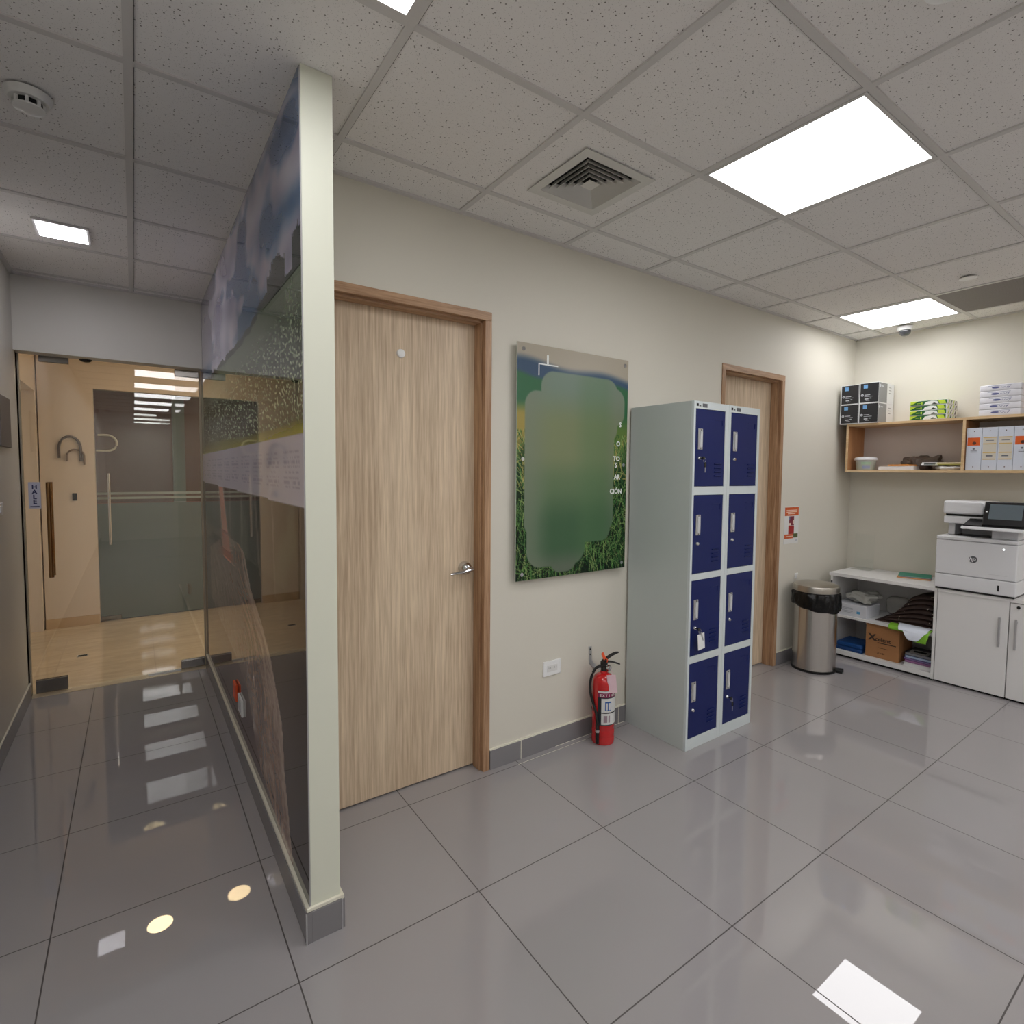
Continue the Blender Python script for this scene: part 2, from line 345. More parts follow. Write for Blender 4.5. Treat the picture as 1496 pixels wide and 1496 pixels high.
# thin dark strips beside the bars, their shadow edge put in as colour
m = MB()
for i in range(0, 9):
    x = TX + i * T; m.box(x + .012, x + .0145, YB, 4.54, ZC + .0005, ZC + .0048)
for j in range(-10, 6):
    y = TY + j * T
    if y < 4.5: m.box(XL, XR, y + .012, y + .0145, ZC + .0005, ZC + .0048)
struct(m.build('trim_2', mat('painted_shadow_edge', (84, 82, 78), .9)))

# back wall with two door openings
D1 = (0.56, 1.410, 2.245); D2 = (3.247, 4.037, 2.235)
m = MB()
for x0, x1, z0 in ((.514, D1[0], 0), (D1[0], D1[1], D1[2]), (D1[1], D2[0], 0), (D2[0], D2[1], D2[2]), (D2[1], XR + .1, 0)):
    m.box(x0, x1, YW, YW + .14, z0, ZC + .05)
struct(m.build('wall_back', M['wall']))
m = MB(); m.box(XR, XR + .1, YB, YW, 0, ZC + .05); struct(m.build('wall_right', M['wall']))
m = MB(); m.box(XL - .1, XL, YB, 4.70, 0, ZC + .05); struct(m.build('wall_left', M['wallL']))
m = MB(); m.box(XL - .1, XR + .1, YB - .1, YB, 0, ZC + .05); struct(m.build('wall_front', M['wall']))
m = MB(); m.box(.4225, .514, 1.722, 4.70, 0, ZC + .003); struct(m.build('wall_partition', mat('partition_paint', (214, 216, 200), .45)))
m = MB(); m.box(XL, .4175, 4.54, 4.67, 2.205, ZC + .05); struct(m.build('wall_header', M['wallL']))
# lobby shell
m = MB(); m.box(-.69, -.295, 6.56, 6.68, 0, ZC); m.box(-.295, 1.9, 6.56, 6.68, 2.235, ZC); m.box(1.9, 3.2, 6.56, 6.68, 0, ZC); struct(m.build('wall_lobby_back', M['lobbywall']))
m = MB(); m.box(-.85, -.70, 4.70, 5.75, 0, ZC); m.box(-.85, -.70, 5.75, 6.5, 2.17, ZC); m.box(-.85, -.70, 6.5, 6.68, 0, ZC); m.box(-.9, -.85, 5.7, 6.56, 0, 2.2, mi=1)
m.box(-.85, -.58, 4.6, 4.70, 0, ZC)
struct(m.build('wall_lobby_left', [M['lobbywall'], mat('bluish_white_door', (222, 226, 236), .5)]))
m = MB(); m.box(3.1, 3.2, 4.7, 9.6, 0, ZC); m.box(.514, 3.2, 4.60, 4.699, 0, ZC); struct(m.build('wall_lobby_right', M['lobbywall']))
m = MB(); m.box(-2, 3.2, 9.5, 9.6, 0, ZC); m.box(-2.1, -2, 6.68, 9.6, 0, ZC); m.box(-2, -.69, 6.63, 6.68, 0, ZC); struct(m.build('wall_office', M['mauve']))
m = MB(); m.box(-.69, -.297, 6.545, 6.5595, 0, .09); struct(m.build('baseboard_lobby', mat('marble_skirting', (196, 168, 132), .3)))
m = MB(); m.box(XL, .4175, 4.62, 4.72, 0, .0035); struct(m.build('trim_3', mat('marble_threshold', (206, 192, 164), .2)))

# skirting
def skirt(name, x0, x1, y0, y1, h=.098, joints=None, axis=0):
    m = MB(); m.box(x0, x1, y0, y1, 0, h, .0015, 0)
    if axis == 0: m.box(x0, x1, y0 + .002, y1, h, h + .007, 0, 1)
    else: m.box(x0 + .002, x1 - .002, y0, y1, h, h + .007, 0, 1)
    if joints:
        for q in joints:
            if axis == 0: m.box(q - .0015, q + .0015, y0 - .0006, y0, 0.001, h, 0, 1)
            else: m.box(x0 - .0006, x0, q - .0015, q + .0015, .001, h, 0, 1)
    return struct(m.build(name, [M['base'], M['bead']]))
skirt('baseboard_back', D1[1] + .002, D2[0] - .002, YW - .011, YW, joints=[1.60, 2.205, 2.31])
skirt('baseboard_corner', D2[1] + .002, XR, YW - .011, YW)
skirt('baseboard_right', XR - .011, XR, YB, YW - .011, axis=1)
skirt('baseboard_left', XL, XL + .011, YB, 4.62, axis=1)
m = MB(); m.box(.405, .4220, 1.712, 4.62, 0, .098, .001); m.box(.4225, .516, 1.708, 1.7215, 0, .100, .001); m.box(.405, .4225, 1.708, 1.712, 0, .098)
m.box(.408, .4180, 1.716, 4.62, .098, .109, 0, 1); m.box(.408, .518, 1.7115, 1.7215, .1, .112, .002, 1)
m.box(.4035, .4075, 1.7065, 1.7105, 0, .1, 0, 2); m.box(.5145, .5185, 1.7065, 1.7105, 0, .1, 0, 2)
m.box(.5145, .526, 1.7105, 2.2429, 0, .098, .001); m.box(.5145, .524, 1.7115, 2.2429, .098, .109, 0, 1)
struct(m.build('baseboard_partition', [M['base'], M['bead'], M['alu']]))
# white grout line along the walls
m = MB(); m.box(1.56, 2.02, 2.196, 2.1985, 0, .0006); m.box(1.83, 2.36, YW - .014, YW - .011, 0, .001)
struct(m.build('trim_4', M['bead']))

# doors ------------------------------------------------------------
def room_door(n, d, knob_x, knob_z, peep):
    x0, x1, z1 = d
    root = bpy.data.objects.new('door_%d' % n, None); C.objects.link(root); root.location = (x0, YW, 0); struct(root)
    yf = YW - .007; yl = YW + .082
    f = MB()
    for a, b in ((x0, x0 + .036), (x1 - .036, x1)): f.box(a, b, yf, YW + .135, 0, z1 - .040, .0015)
    # door stops
    f.box(x0 + .036, x0 + .046, YW + .02, yl - .002, 0, z1 - .040, .001); f.box(x1 - .046, x1 - .036, YW + .02, yl - .002, 0, z1 - .040, .001)
    part(f, 'jamb', M['frame'], root)
    f = MB(); f.box(x0, x1, yf, YW + .135, z1 - .040, z1, .0015); f.box(x0 + .036, x1 - .036, YW + .02, yl - .002, z1 - .050, z1 - .040)
    part(f, 'head', M['frameh'], root)
    f = MB(); f.box(x0 + .038, x1 - .038, yl, yl + .042, .009, z1 - .044, .001); lf = part(f, 'leaf', M['oak'], root)
    if peep:
        f = MB(); f.lathe([(0, .012), (.012, .012), (.018, .008), (.020, 0)], n=24, mx=Matrix.Rotation(PI / 2, 4, 'X'), c=(.985, yl, 2.012)); part(f, 'round_plate', M['white'], lf, 40)
    if knob_x:
        f = MB(); r = Matrix.Rotation(PI / 2, 4, 'X')
        f.lathe([(0, .045), (.010, .045), (.018, .041), (.031, .022), (.0335, .010), (.034, 0)], n=32, mx=r, c=(knob_x, yl, knob_z))
        f.cyl((knob_x, yl - .03, knob_z), (knob_x, yl - .062, knob_z), .011)
        f.tube([(knob_x + .012, yl - .058, knob_z), (knob_x - .01, yl - .062, knob_z - .002), (knob_x - .05, yl - .060, knob_z - .008), (knob_x - .085, yl - .055, knob_z - .012), (knob_x - .10, yl - .050, knob_z - .015)], [.013, .014, .0105, .009, .007], flat=.75)
        f.box(knob_x + .052, knob_x + .057, yl - .004, yl, knob_z - .03, knob_z + .03)
        part(f, 'handle', M['chrome'], lf, 40)
    return root
room_door(1, D1, 1.312, 1.015, True)
room_door(2, D2, None, 0, False)

# glass entrance door ------------------------------------------------
g = bpy.data.objects.new('door_3', None); C.objects.link(g); g.location = (0, YG, 0); struct(g)
m = MB(); m.box(-.572, .404, YG - .005, YG + .005, .010, 2.200); part(m, 'glass_pane', M['glassF'], g)
for (a, b, z0, z1) in ((-.478, -.330, 2.168, 2.218), (.257, .404, 2.155, 2.203), (-.553, -.392, .012, .098), (.253, .404, .012, .072)):
    m = MB(); m.box(a, b, YG - .017, YG - .006, z0, z1, .002); m.box(a, b, YG + .006, YG + .017, z0, z1, .002)
    part(m, 'patch_fitting', M['patch'], g)
m = MB()
for yy in (-.045, .045):
    m.cyl((-.45, YG + yy, .775), (-.45, YG + yy, 1.395), .013)
    for z in (.86, 1.31): m.cyl((-.45, YG + yy, z), (-.45, YG + (.006 if yy > 0 else -.006), z), .007, n=12)
part(m, 'pull_handle', M['brass'], g, 40)
m = MB(); m.box(-.552, -.492, YG - .0065, YG - .0052, 1.225, 1.395, 0, 0)
for i, ch in enumerate('HALE'): add_text(m, ch, .036, face_y(-.522, YG - .0068, 1.352 - i * .032), 1, align='CENTER', bold=.0015)
m.box(-.545, -.50, YG - .0072, YG - .0066, 1.236, 1.241, 0, 1)
part(m, 'push_sign', [mat('lilac_white_sticker', (206, 208, 226), .5), M['ink']], g)
# floor spring plate + black rubber sensor under the header
m = MB(); m.sph((-.24, YG - .03, 2.2048), .035, (1, .7, .55)); o = m.build('trim_5', M['black'], smooth=60); struct(o)
m = MB(); m.box(.05, .25, 4.655, 4.705, .0036, .006); struct(m.build('trim_6', M['alu']))
m = MB(); m.box(-.5795, -.572, YG - .02, YG + .018, 0.004, 2.205); m.box(.405, .4170, YG - .015, YG + .015, .004, 2.205); struct(m.build('trim_7', mat('glazing_channel', (180, 168, 146), .4)))

# office front beyond the lobby
g = bpy.data.objects.new('window_1', None); C.objects.link(g); g.location = (0, 6.6, 0); struct(g)
m = MB(); m.box(-.292, .62, 6.595, 6.605, 1.155, 2.232); m.box(.624, 1.896, 6.595, 6.605, 1.155, 2.232); part(m, 'clear_pane', M['glassB'], g)
m = MB(); m.box(-.292, .62, 6.595, 6.605, .012, 1.150); m.box(.624, 1.896, 6.595, 6.605, .012, 1.150); part(m, 'frosted_pane', M['frost'], g)
m = MB()
for z in (1.19, 1.235): m.box(-.29, 1.89, 6.592, 6.5945, z, z + .022)
part(m, 'frosted_band', mat('frosted_vinyl_band', (150, 158, 152), .6), g)
m = MB(); m.cyl((-.196, 6.555, .755), (-.196, 6.555, 1.44), .013); m.cyl((-.196, 6.555, .85), (-.196, 6.594, .85), .006); m.cyl((-.196, 6.555, 1.38), (-.196, 6.594, 1.38), .006); part(m, 'pull_bar', M['chrome'], g, 40)
m = MB(); m.box(-.288, -.13, 6.578, 6.592, .012, .055, .002); part(m, 'patch_fitting', M['patch'], g)
m = MB(); m.tube([(-.285, 6.586, 1.655)] + [(-.20 + .075 * math.sin(q), 6.586, 1.730 - .075 * math.cos(q)) for q in [PI * k_ / 12 for k_ in range(13)]] + [(-.27, 6.586, 1.805)], .010, n=8)
part(m, 'logo_stroke', mat('pale_vinyl', (196, 196, 186), .5), g, 60)
# things in the far office
m = MB(); m.box(.42, .55, 8.3, 8.45, 0, ZC - .001); struct(m.build('wall_pillar', mat('pale_pillar', (176, 182, 180), .6)))
t = thing('office_desk', 'desk with white front panel standing behind the grey glass of the far office', 'desk', (.2, 7.9, 0))
m = MB(); m.box(-.35, .95, 7.6, 8.2, .72, .75, .003); part(m, 'tabletop', M['lam'], t)
m = MB(); m.box(-.30, .90, 7.62, 7.64, .2, .715); part(m, 'front_panel', M['lam'], t)
for x in (-.32, .90):
    m = MB(); m.box(x, x + .03, 7.65, 8.18, 0, .719); part(m, 'leg', M['alu'], t)
t = thing('desk_telephone', 'small grey phone with a lit rim on the desk in the far office', 'telephone', (.34, 7.8, .751))
m = MB(); m.box(.27, .40, 7.72, 7.86, .7505, .80, .006); part(m, 'base', M['prn2'], t)
m = MB(); m.box(.29, .38, 7.715, 7.7195, .76, .79); part(m, 'display', M['screen'], t)
t = thing('led_ceiling_panel', 'unseen square ceiling panel added to light the far office behind the grey glass', 'ceiling light', (1.6, 8.2, ZC))  # this panel and the next are added out of view to brighten the office
m = MB(); m.box(1.3, 1.9, 7.9, 8.5, ZC - .006, ZC - .001); part(m, 'diffuser', M['led'], t)
t = thing('led_ceiling_panel', 'second unseen ceiling panel added to light the far office, nearer to the left wall', 'ceiling light', (-1, 8.2, ZC))
m = MB(); m.box(-1.4, -.8, 7.9, 8.5, ZC - .006, ZC - .001); part(m, 'diffuser', M['led'], t)
# warm lobby downlight, round vinyl strokes on the lobby wall
t = thing('round_downlight', 'round warm recessed downlight in the lobby ceiling beyond the glass door', 'ceiling light', (.095, 5.765, ZC))
m = MB(); m.lathe([(.098, -.001), (.112, -.006), (.120, -.001)], c=(.095, 5.765, ZC)); part(m, 'trim_ring', M['white'], t, 50)
m = MB(); m.lathe([(0, -.003), (.098, -.003), (.098, -.001), (0, -.001)], c=(.095, 5.765, ZC)); part(m, 'diffuser', M['warm'], t)
for lx_, ly_ in ((1.35, 5.765), (2.5, 5.765)):  # extra downlights added out of view to brighten the lobby
    t2 = copy_tree(t); t2.location = (lx_, ly_, ZC); t2['label'] = 'round warm downlight added further right to brighten the lobby, unseen behind the partition'; t2['group'] = 'added lobby downlights'
for lx_ in (1.4, 2.2):  # glowing panels added out of view for more neutral lobby light
    t2 = thing('led_ceiling_panel', 'warm square ceiling panel added to brighten the lobby, unseen behind the partition', 'ceiling light', (lx_ + .3, 5.3, ZC), 'added lobby ceiling panels')
    m = MB(); m.box(lx_, lx_ + .6, 5.0, 5.6, ZC - .006, ZC - .001); part(m, 'diffuser', M['ledw'], t2)
def arch_logo(name, label, x, y, z, w, h, r, mt):
    m = MB(); pts = [(x - w, y, z)] + [(x - w * math.cos(a), y, z + h * .45 + h * .55 * math.sin(a)) for a in [PI * i / 16 for i in range(17)]] + [(x + w, y, z - .03)]
    m.tube(pts, r, n=8); return tag(at(m.build(name, mt, smooth=60), (x, y, z)), label, 'wall sign')
arch_logo('wall_emblem', 'larger dark arched emblem stroke on the tan lobby wall left of the grey glass', -.475, 6.548, 1.58, .078, .20, .0105, mat('bronze_letter', (82, 68, 58), .4))
arch_logo('wall_emblem', 'smaller curved emblem stroke on the tan lobby wall, nested in the dark arch', -.435, 6.548, 1.55, .062, .11, .008, mat('cream_bronze_letter', (128, 108, 90), .4))
m = MB(); m.box(-.470, -.435, 6.548, 6.5595, 1.185, 1.255, .003); tag(at(m.build('access_reader', M['black']), (-.45, 6.555, 1.185)), 'small black access reader on the tan lobby wall below the arched emblem', 'card reader')
m = MB(); m.box(-.40, -.33, 5.45, 5.50, 0, .0035); m.box(-.394, -.336, 5.456, 5.494, .0035, .0042, mi=1); tag(at(m.build('floor_drain', [M['alu'], M['dark']]), (-.365, 5.475, 0)), 'tiny metal cover plate set in the beige marble lobby floor', 'floor plate')
# left wall sign and switch
t = thing('wall_sign', 'grey sign plate on the left corridor wall at head height near the glass door', 'sign', (XL, 4.12, 1.74))
m = MB(); m.box(XL + .0005, XL + .012, 3.98, 4.28, 1.60, 1.88, .004); part(m, 'plate', mat('taupe_grey_sign', (116, 110, 106), .5), t)
t = thing('light_switch', 'small white switch plate low on the left corridor wall', 'switch', (XL, 3.93, 1.25))
m = MB(); m.box(XL + .0005, XL + .008, 3.86, 3.975, 1.235, 1.30, .002); part(m, 'plate', M['white'], t)
m = MB(); m.box(XL + .008, XL + .012, 3.89, 3.945, 1.25, 1.285, .001); part(m, 'rocker', M['offw'], t)

# ============================================================ MURAL
def nz(x, y, z=0.0): return noise.noise(Vector((x, y, z)))
def mixc(a, b, t): t = max(0, min(1, t)); return tuple(a[i] + (b[i] - a[i]) * t for i in range(3))
def sst(a, b, x): t = max(0, min(1, (x - a) / (b - a))); return t * t * (3 - 2 * t)
def interp(tab, x):
    if x <= tab[0][0]: return tab[0][1]
    for (a, b), (c, d) in zip(tab, tab[1:]):
        if x <= c: return b + (d - b) * (x - a) / (c - a)
    return tab[-1][1]
# root/trunk outline, right (near) edge and left (far) edge: y as a function of z
RT_R = [(.10, 1.93), (.20, 1.976), (.39, 2.049), (.556, 2.082), (.673, 2.19), (.755, 2.274), (.85, 2.447), (.95, 2.70), (1.086, 2.85), (1.12, 3.0)]
RT_L = [(.10, 2.12), (.152, 2.25), (.19, 2.54), (.335, 2.73), (.43, 2.83), (.495, 3.18), (.56, 3.88), (.62, 4.3), (.95, 4.3), (1.12, 3.5)]
def mural(y, z):
    if z > 1.60:
        ridge = 2.09 + .05 * math.exp(-((y - 2.2) / .35) ** 2) + .018 * nz(y * 9, 0) + .012 * abs(nz(y * 30, 3))
        if 1.93 < y < 2.22: ridge = max(ridge, 2.20 + .05 * abs(nz(y * 40, 9)) + .02 * math.cos((y - 2.07) * 22))
        if y < 1.83: ridge = max(ridge, 2.21 + .05 * abs(nz(y * 60, 5)))
        if z > ridge:
            c = nz(y * 1.3 + 2, z * 2.4, 4) * 1.0 + .5 * nz(y * 3.1, z * 6.0, 1) + .25 * nz(y * 8, z * 14, 2)
            blue = mixc((70, 110, 150), (52, 84, 128), sst(2.2, 2.6, z)); cl = mixc((150, 146, 168), (196, 192, 205), .5 + nz(y * 4, z * 7, 8))
            k = sst(-.42, .02, c + .02)
            # clearer sky on an oblique band and just over the ridge
            band = math.exp(-(((y - 1.72) * .55 + (2.66 - z)) / .09) ** 2) + .9 * math.exp(-((z - (2.30 + (y - 1.74) * .12)) / .055) ** 2) * sst(2.7, 1.8, y)
            k *= 1 - min(1, band * .9)
            return mixc(blue, cl, k)
        if z > ridge - .03 and (1.93 < y < 2.22 or y < 1.83 or y > 2.2): return (44, 54, 48)
        if z > 2.10 and y < 2.22: return (44, 54, 50)
        d = ridge - z; g = mixc((108, 124, 98), (66, 82, 62), sst(.05, .35, d))
        sp = nz(y * 60, z * 85, 1) + .7 * nz(y * 120, z * 150, 7)
        g = mixc(g, (196, 204, 176), sst(.18, .42, sp) * sst(2.10, 1.86, z))
        g = mixc(g, (32, 44, 32), sst(.2, .6, -sp) * .7 * sst(2.1, 1.9, z))
        top = 1.645 + .02 * (4.68 - y) / 2.9 * 0 + .012 * math.sin(y * 2)
        if z < top: return mixc((150, 150, 30), (112, 118, 26), sst(1.60, 1.645, z) + .2 * nz(y * 20, z * 80))
        return g
    if z > 1.372 + (y - 1.72) * .008:
        base = (206, 202, 214)
        # faint columns of small print
        fx = (y - 1.74) % .30
        if .03 < fx < .25 and 1.43 < z < 1.56 and nz(y * 70, math.floor(z * 60) * 3.7) > -.1 and (z * 60) % 1 > .55: base = (184, 180, 194)
        return base
    # lower picture: dark soil, roots, a hand above
    c = mixc((34, 29, 28), (62, 54, 48), .5 + nz(y * 2.2, z * 3, 5))
    c = mixc(c, (86, 92, 66), sst(.15, .5, nz(y * 5, z * 2.2, 11)) * sst(.8, 1.2, z) * .8)
    c = mixc(c, (96, 62, 50), sst(.2, .5, nz(y * 3, z * 3.4, 21)) * sst(.7, .3, z) * .5)
    # slender stems hanging
    for (a, b, wd) in ((2.55, -.25, .018), (2.9, .1, .02), (2.2, -.1, .012), (3.3, .05, .02)):
        yy = a + b * (1.37 - z)
        if abs(y - yy) < wd and z > 1.0 + .1 * nz(a, 1): c = mixc(c, (150, 128, 116), .6)
    yl, yr = interp(RT_L, z), interp(RT_R, z)
    if z < 1.12 and y > yr:
        u = (y - yr) / max(.05, (yl - yr)); q = (y - yr) * 7 + .5 * nz(y * 6, z * 5, 31); f = .7 * nz(q * 3.2, z * 6, 2) + .55 * nz(q * 11, z * 16, 6) + .45 * nz(q * 26, z * 34, 3)
        r = mixc((134, 104, 92), (186, 162, 146), .5 + f * .9)
        r = mixc(r, (92, 66, 56), sst(.12, .6, -f) * .6)
        r = mixc(r, (196, 178, 164), sst(.22, .0, u) * .6)
        if u > 1: r = mixc(r, (84, 60, 52), .75)
        c = r
    # fingers / pink root above
    yc = 3.66 - (1.37 - z) * .55
    wd = .16 + (1.37 - z) * .2
    if z > .98 and abs(y - yc) < wd:
        k = 1 - abs(y - yc) / wd; c = mixc(c, (214, 150, 130), sst(0, .5, k))
        if .99 < z < 1.03 or 1.12 < z < 1.135: c = mixc(c, (210, 84, 44), .6)
    return c
def art_grid(name, ys, zs, fn, P, thick_axis, mt):
    ny, nz_ = len(ys), len(zs); v = [P(a, b) for b in zs for a in ys]
    f = [(j * ny + i, j * ny + i + 1, (j + 1) * ny + i + 1, (j + 1) * ny + i) for j in range(nz_ - 1) for i in range(ny - 1)]
    return v, f
def color_obj(name, v, f, cols, back, mats):
    """front grid + solid back slab so that it has real thickness"""
    n0 = len(v); me = bpy.data.meshes.new(name)
    v = v + back[0]; f2 = [tuple(i + n0 for i in q) for q in back[1]]
    me.from_pydata(v, [], f + f2); me.update()
    a = me.color_attributes.new('art', 'FLOAT_COLOR', 'POINT')
    arr = np.ones((len(v), 4), dtype=np.float32); cc = np.array(cols, dtype=np.float32) / 255.0
    cc = np.where(cc <= .04045, cc / 12.92, ((np.maximum(cc, 0) + .055) / 1.055) ** 2.4); arr[:n0, :3] = cc; arr[n0:, :3] = .5
    a.data.foreach_set('color', arr.ravel())
    for m_ in mats: me.materials.append(m_)
    mi = np.zeros(len(me.polygons), dtype=np.int32); mi[len(f):] = 1; me.polygons.foreach_set('material_index', mi)
    o = bpy.data.objects.new(name, me); C.objects.link(o); return o
def slab(x0, x1, y0, y1, z0, z1, skip):
    v = [(x, y, z) for x in (x0, x1) for y in (y0, y1) for z in (z0, z1)]
    F = {'x0': (0, 1, 3, 2), 'x1': (4, 6, 7, 5), 'y0': (0, 4, 5, 1), 'y1': (2, 3, 7, 6), 'z0': (0, 2, 6, 4), 'z1': (1, 5, 7, 3)}
    return v, [q for k_, q in F.items() if k_ != skip]
NY, NZ = 150, 420
ys = [1.7225 + (4.66 - 1.7225) * (i / (NY - 1)) ** 1.7 for i in range(NY)]; zs = [.110 + (ZC - .004 - .110) * j / (NZ - 1) for j in range(NZ)]
v = [(.4182, a, b) for b in zs for a in ys]
f = [(j * NY + i, (j + 1) * NY + i, (j + 1) * NY + i + 1, j * NY + i + 1) for j in range(NZ - 1) for i in range(NY - 1)]
cols = [mural(a, b) for b in zs for a in ys]
mu = color_obj('mural', v, f, cols, slab(.4182, .4222, ys[0], ys[-1], zs[0], zs[-1], 'x0'), [M['art'], mat('mural_edge', (150, 150, 150), .4)])
tag(at(mu, (.42, 3.2, .11)), 'glossy landscape and root photo mural covering the left face of the partition wall', 'mural')
# outlet in the mural
t = thing('wall_outlet', 'white outlet plate low on the glossy mural near the floor', 'outlet', (.418, 3.03, .29))
m = MB(); m.box(.4085, .4178, 2.965, 3.09, .25, .335, .002); part(m, 'plate', M['white'], t)
m = MB(); m.box(.4068, .4084, 2.99, 3.065, .268, .317, .001); part(m, 'socket', M['prn2'], t)
t = thing('cable_clip', 'small red plug cover beside the outlet on the mural', 'plug cover', (.418, 3.2, .32))
m = MB(); m.box(.405, .4178, 3.13, 3.23, .27, .36, .006); part(m, 'cover', M['orange'], t)

# ============================================================ CEILING FITTINGS
def led_panel(x, y, label, s=T, mt='led', group='square LED ceiling panels'):
    t = thing('led_ceiling_panel', label, 'ceiling light', (x + s / 2, y + s / 2, ZC), group)
    m = MB(); a = .013
    m.box(x + a, x + s - a, y + a, y + a + .012, ZC - .004, ZC + .003); m.box(x + a, x + s - a, y + s - a - .012, y + s - a, ZC - .004, ZC + .003)
    m.box(x + a, x + a + .012, y + a + .012, y + s - a - .012, ZC - .004, ZC + .003); m.box(x + s - a - .012, x + s - a, y + a + .012, y + s - a - .012, ZC - .004, ZC + .003)
    part(m, 'frame', M['tbar'], t)
    m = MB(); b = a + .0125; m.box(x + b, x + s - b, y + b, y + s - b, ZC - .002, ZC + .003); part(m, 'diffuser', M[mt], t); return t
led_panel(TX + 3 * T, TY - T, 'large bright square ceiling panel right of the air vent')
led_panel(TX + 7 * T, TY, 'bright ceiling panel by the security camera in the far right corner')
led_panel(TX, TY - T, 'ceiling panel cut by the top edge of the photo above the partition end')
for i, (cx, cy) in enumerate(((0, -3), (0, -5), (0, -7), (3, -3.), (3, -6), (6, -3), (6, -6), (0, -9), (7, -9), (3, -9), (5, -5), (7, -7))):  # left row known from glass reflections; several others added to brighten the room
    led_panel(TX + cx * T, TY + cy * T, 'ceiling panel in the rows over the room behind the viewer, some added for more light')
t = thing('corridor_led_light', 'small square LED light in the corridor ceiling on the left', 'ceiling light', (-.255, 3.60, ZC))
m = MB(); m.box(-.366, -.150, 3.485, 3.715, ZC - .008, ZC + .0035, .001); part(m, 'frame', M['tbar'], t)
m = MB(); m.box(-.352, -.164, 3.500, 3.700, ZC - .0095, ZC - .0082); part(m, 'diffuser', M['ledc'], t)
# air vent
t = thing('air_diffuser', 'square white louvred air vent in the ceiling tile above the poster', 'air vent', (1.555, 1.715, ZC))
cx, cy = 1.552, 1.716; s = .185
m = MB()
def ring(m, a, b, z0, z1, mi=0):   # square ring sloped between half sizes a (outer, z0) and b (inner, z1)
    bb = bmesh.new(); A = [bb.verts.new((cx + sx * a, cy + sy * a, z0)) for sx, sy in ((-1, -1), (1, -1), (1, 1), (-1, 1))]; B = [bb.verts.new((cx + sx * b, cy + sy * b, z1)) for sx, sy in ((-1, -1), (1, -1), (1, 1), (-1, 1))]
    A2 = [bb.verts.new(v.co + Vector((0, 0, .002))) for v in A]; B2 = [bb.verts.new(v.co + Vector((0, 0, .002))) for v in B]
    for i in range(4):
        j = (i + 1) % 4; bb.faces.new((A[i], A[j], B[j], B[i])); bb.faces.new((A2[i], B2[i], B2[j], A2[j])); bb.faces.new((A[i], A2[i], A2[j], A[j])); bb.faces.new((B[i], B[j], B2[j], B2[i]))
    m._merge(bb, mi)
ring(m, s, .145, ZC - .0035, ZC - .0035); part(m, 'frame', M['ventw'], t)
for a in (.145, .121, .097, .073, .049):
    m = MB(); ring(m, a - .001, a - .015, ZC - .002, ZC + .020); part(m, 'louvre', M['ventw'], t)
m = MB(); m.box(cx - .028, cx + .028, cy - .028, cy + .028, ZC - .002, ZC + .001); part(m, 'centre_plate', M['ventw'], t)
m = MB(); m.box(cx - .143, cx + .143, cy - .143, cy + .143, ZC + .030, ZC + .034); part(m, 'duct', M['dark'], t)
# long slotted grille far right
gx0, gx1, gy1, gy0 = TX + 7 * T + .013, TX + 8 * T - .013, TY - .013, TY - 2 * T + .013
t = thing('return_air_grille', 'grey slotted return air grille in the ceiling at the right edge', 'air vent', ((gx0 + gx1) / 2, (gy0 + gy1) / 2, ZC))
m = MB(); m.box(gx0, gx1, gy0, gy1, ZC + .001, ZC + .0036); part(m, 'backing', mat('grille_back', (80, 76, 74), .7), t)
m = MB()
n = 34
for i in range(n):
    x = gx0 + (gx1 - gx0) * (i + .5) / n; m.box(x - .005, x + .005, gy0, gy1, ZC - .002, ZC + .001)
part(m, 'slats', mat('grille_slat', (150, 144, 140), .5), t)
# round things
def disc(name, label, cat, x, y, r, h, parts):
    t = thing(name, label, cat, (x, y, ZC)); return t
t = thing('smoke_detector', 'white smoke detector with dark slots on the left corridor ceiling', 'smoke detector', (-.24, 2.36, ZC))
m = MB(); m.lathe([(0, -.024), (.050, -.024), (.056, -.018), (.060, -.001), (0, -.001)], c=(-.24, 2.36, ZC - .003)); part(m, 'base', M['offw'], t, 40)
m = MB(); m.lathe([(0, -.050), (.030, -.049), (.040, -.046), (.041, -.042), (0, -.042)], c=(-.24, 2.36, ZC - .003))
for k in range(8):
    a = k * PI / 4; m.box(-.003, .003, -.004, .004, -.042, -.0245, mx=Matrix.Translation((-.24 + .038 * math.cos(a), 2.36 + .038 * math.sin(a), ZC - .003)) @ Matrix.Rotation(a, 4, 'Z'))
part(m, 'cap', M['offw'], t, 40)
m = MB(); m.lathe([(0, -.0415), (.034, -.0415), (.034, -.0245), (0, -.0245)], c=(-.24, 2.36, ZC - .003)); part(m, 'sensor_chamber', M['dark'], t)
t = thing('sprinkler_cover', 'flat white sprinkler cover disc in the ceiling near the grille', 'sprinkler', (4.05, 1.15, ZC))
m = MB(); m.lathe([(0, -.010), (.030, -.010), (.042, -.008), (.042, -.006), (0, -.006)], c=(4.05, 1.15, ZC - .001)); part(m, 'cover_plate', M['white'], t, 40)
m = MB(); m.lathe([(0, -.006), (.03, -.006), (.03, 0), (0, 0)], c=(4.05, 1.15, ZC - .0005)); part(m, 'cup', M['tbar'], t, 40)
t = thing('ceiling_speaker', 'white round ceiling disc at the top right edge of the photo', 'smoke detector', (1.60, .515, ZC))
m = MB(); m.lathe([(0, -.030), (.035, -.029), (.055, -.020), (.060, -.001), (0, -.001)], c=(1.60, .515, ZC)); part(m, 'body', M['white'], t, 40)
t = thing('dome_camera', 'small white dome security camera hanging under the ceiling in the right corner', 'security camera', (4.98, 1.83, ZC))
c = (4.98, 1.80, ZC - .003)
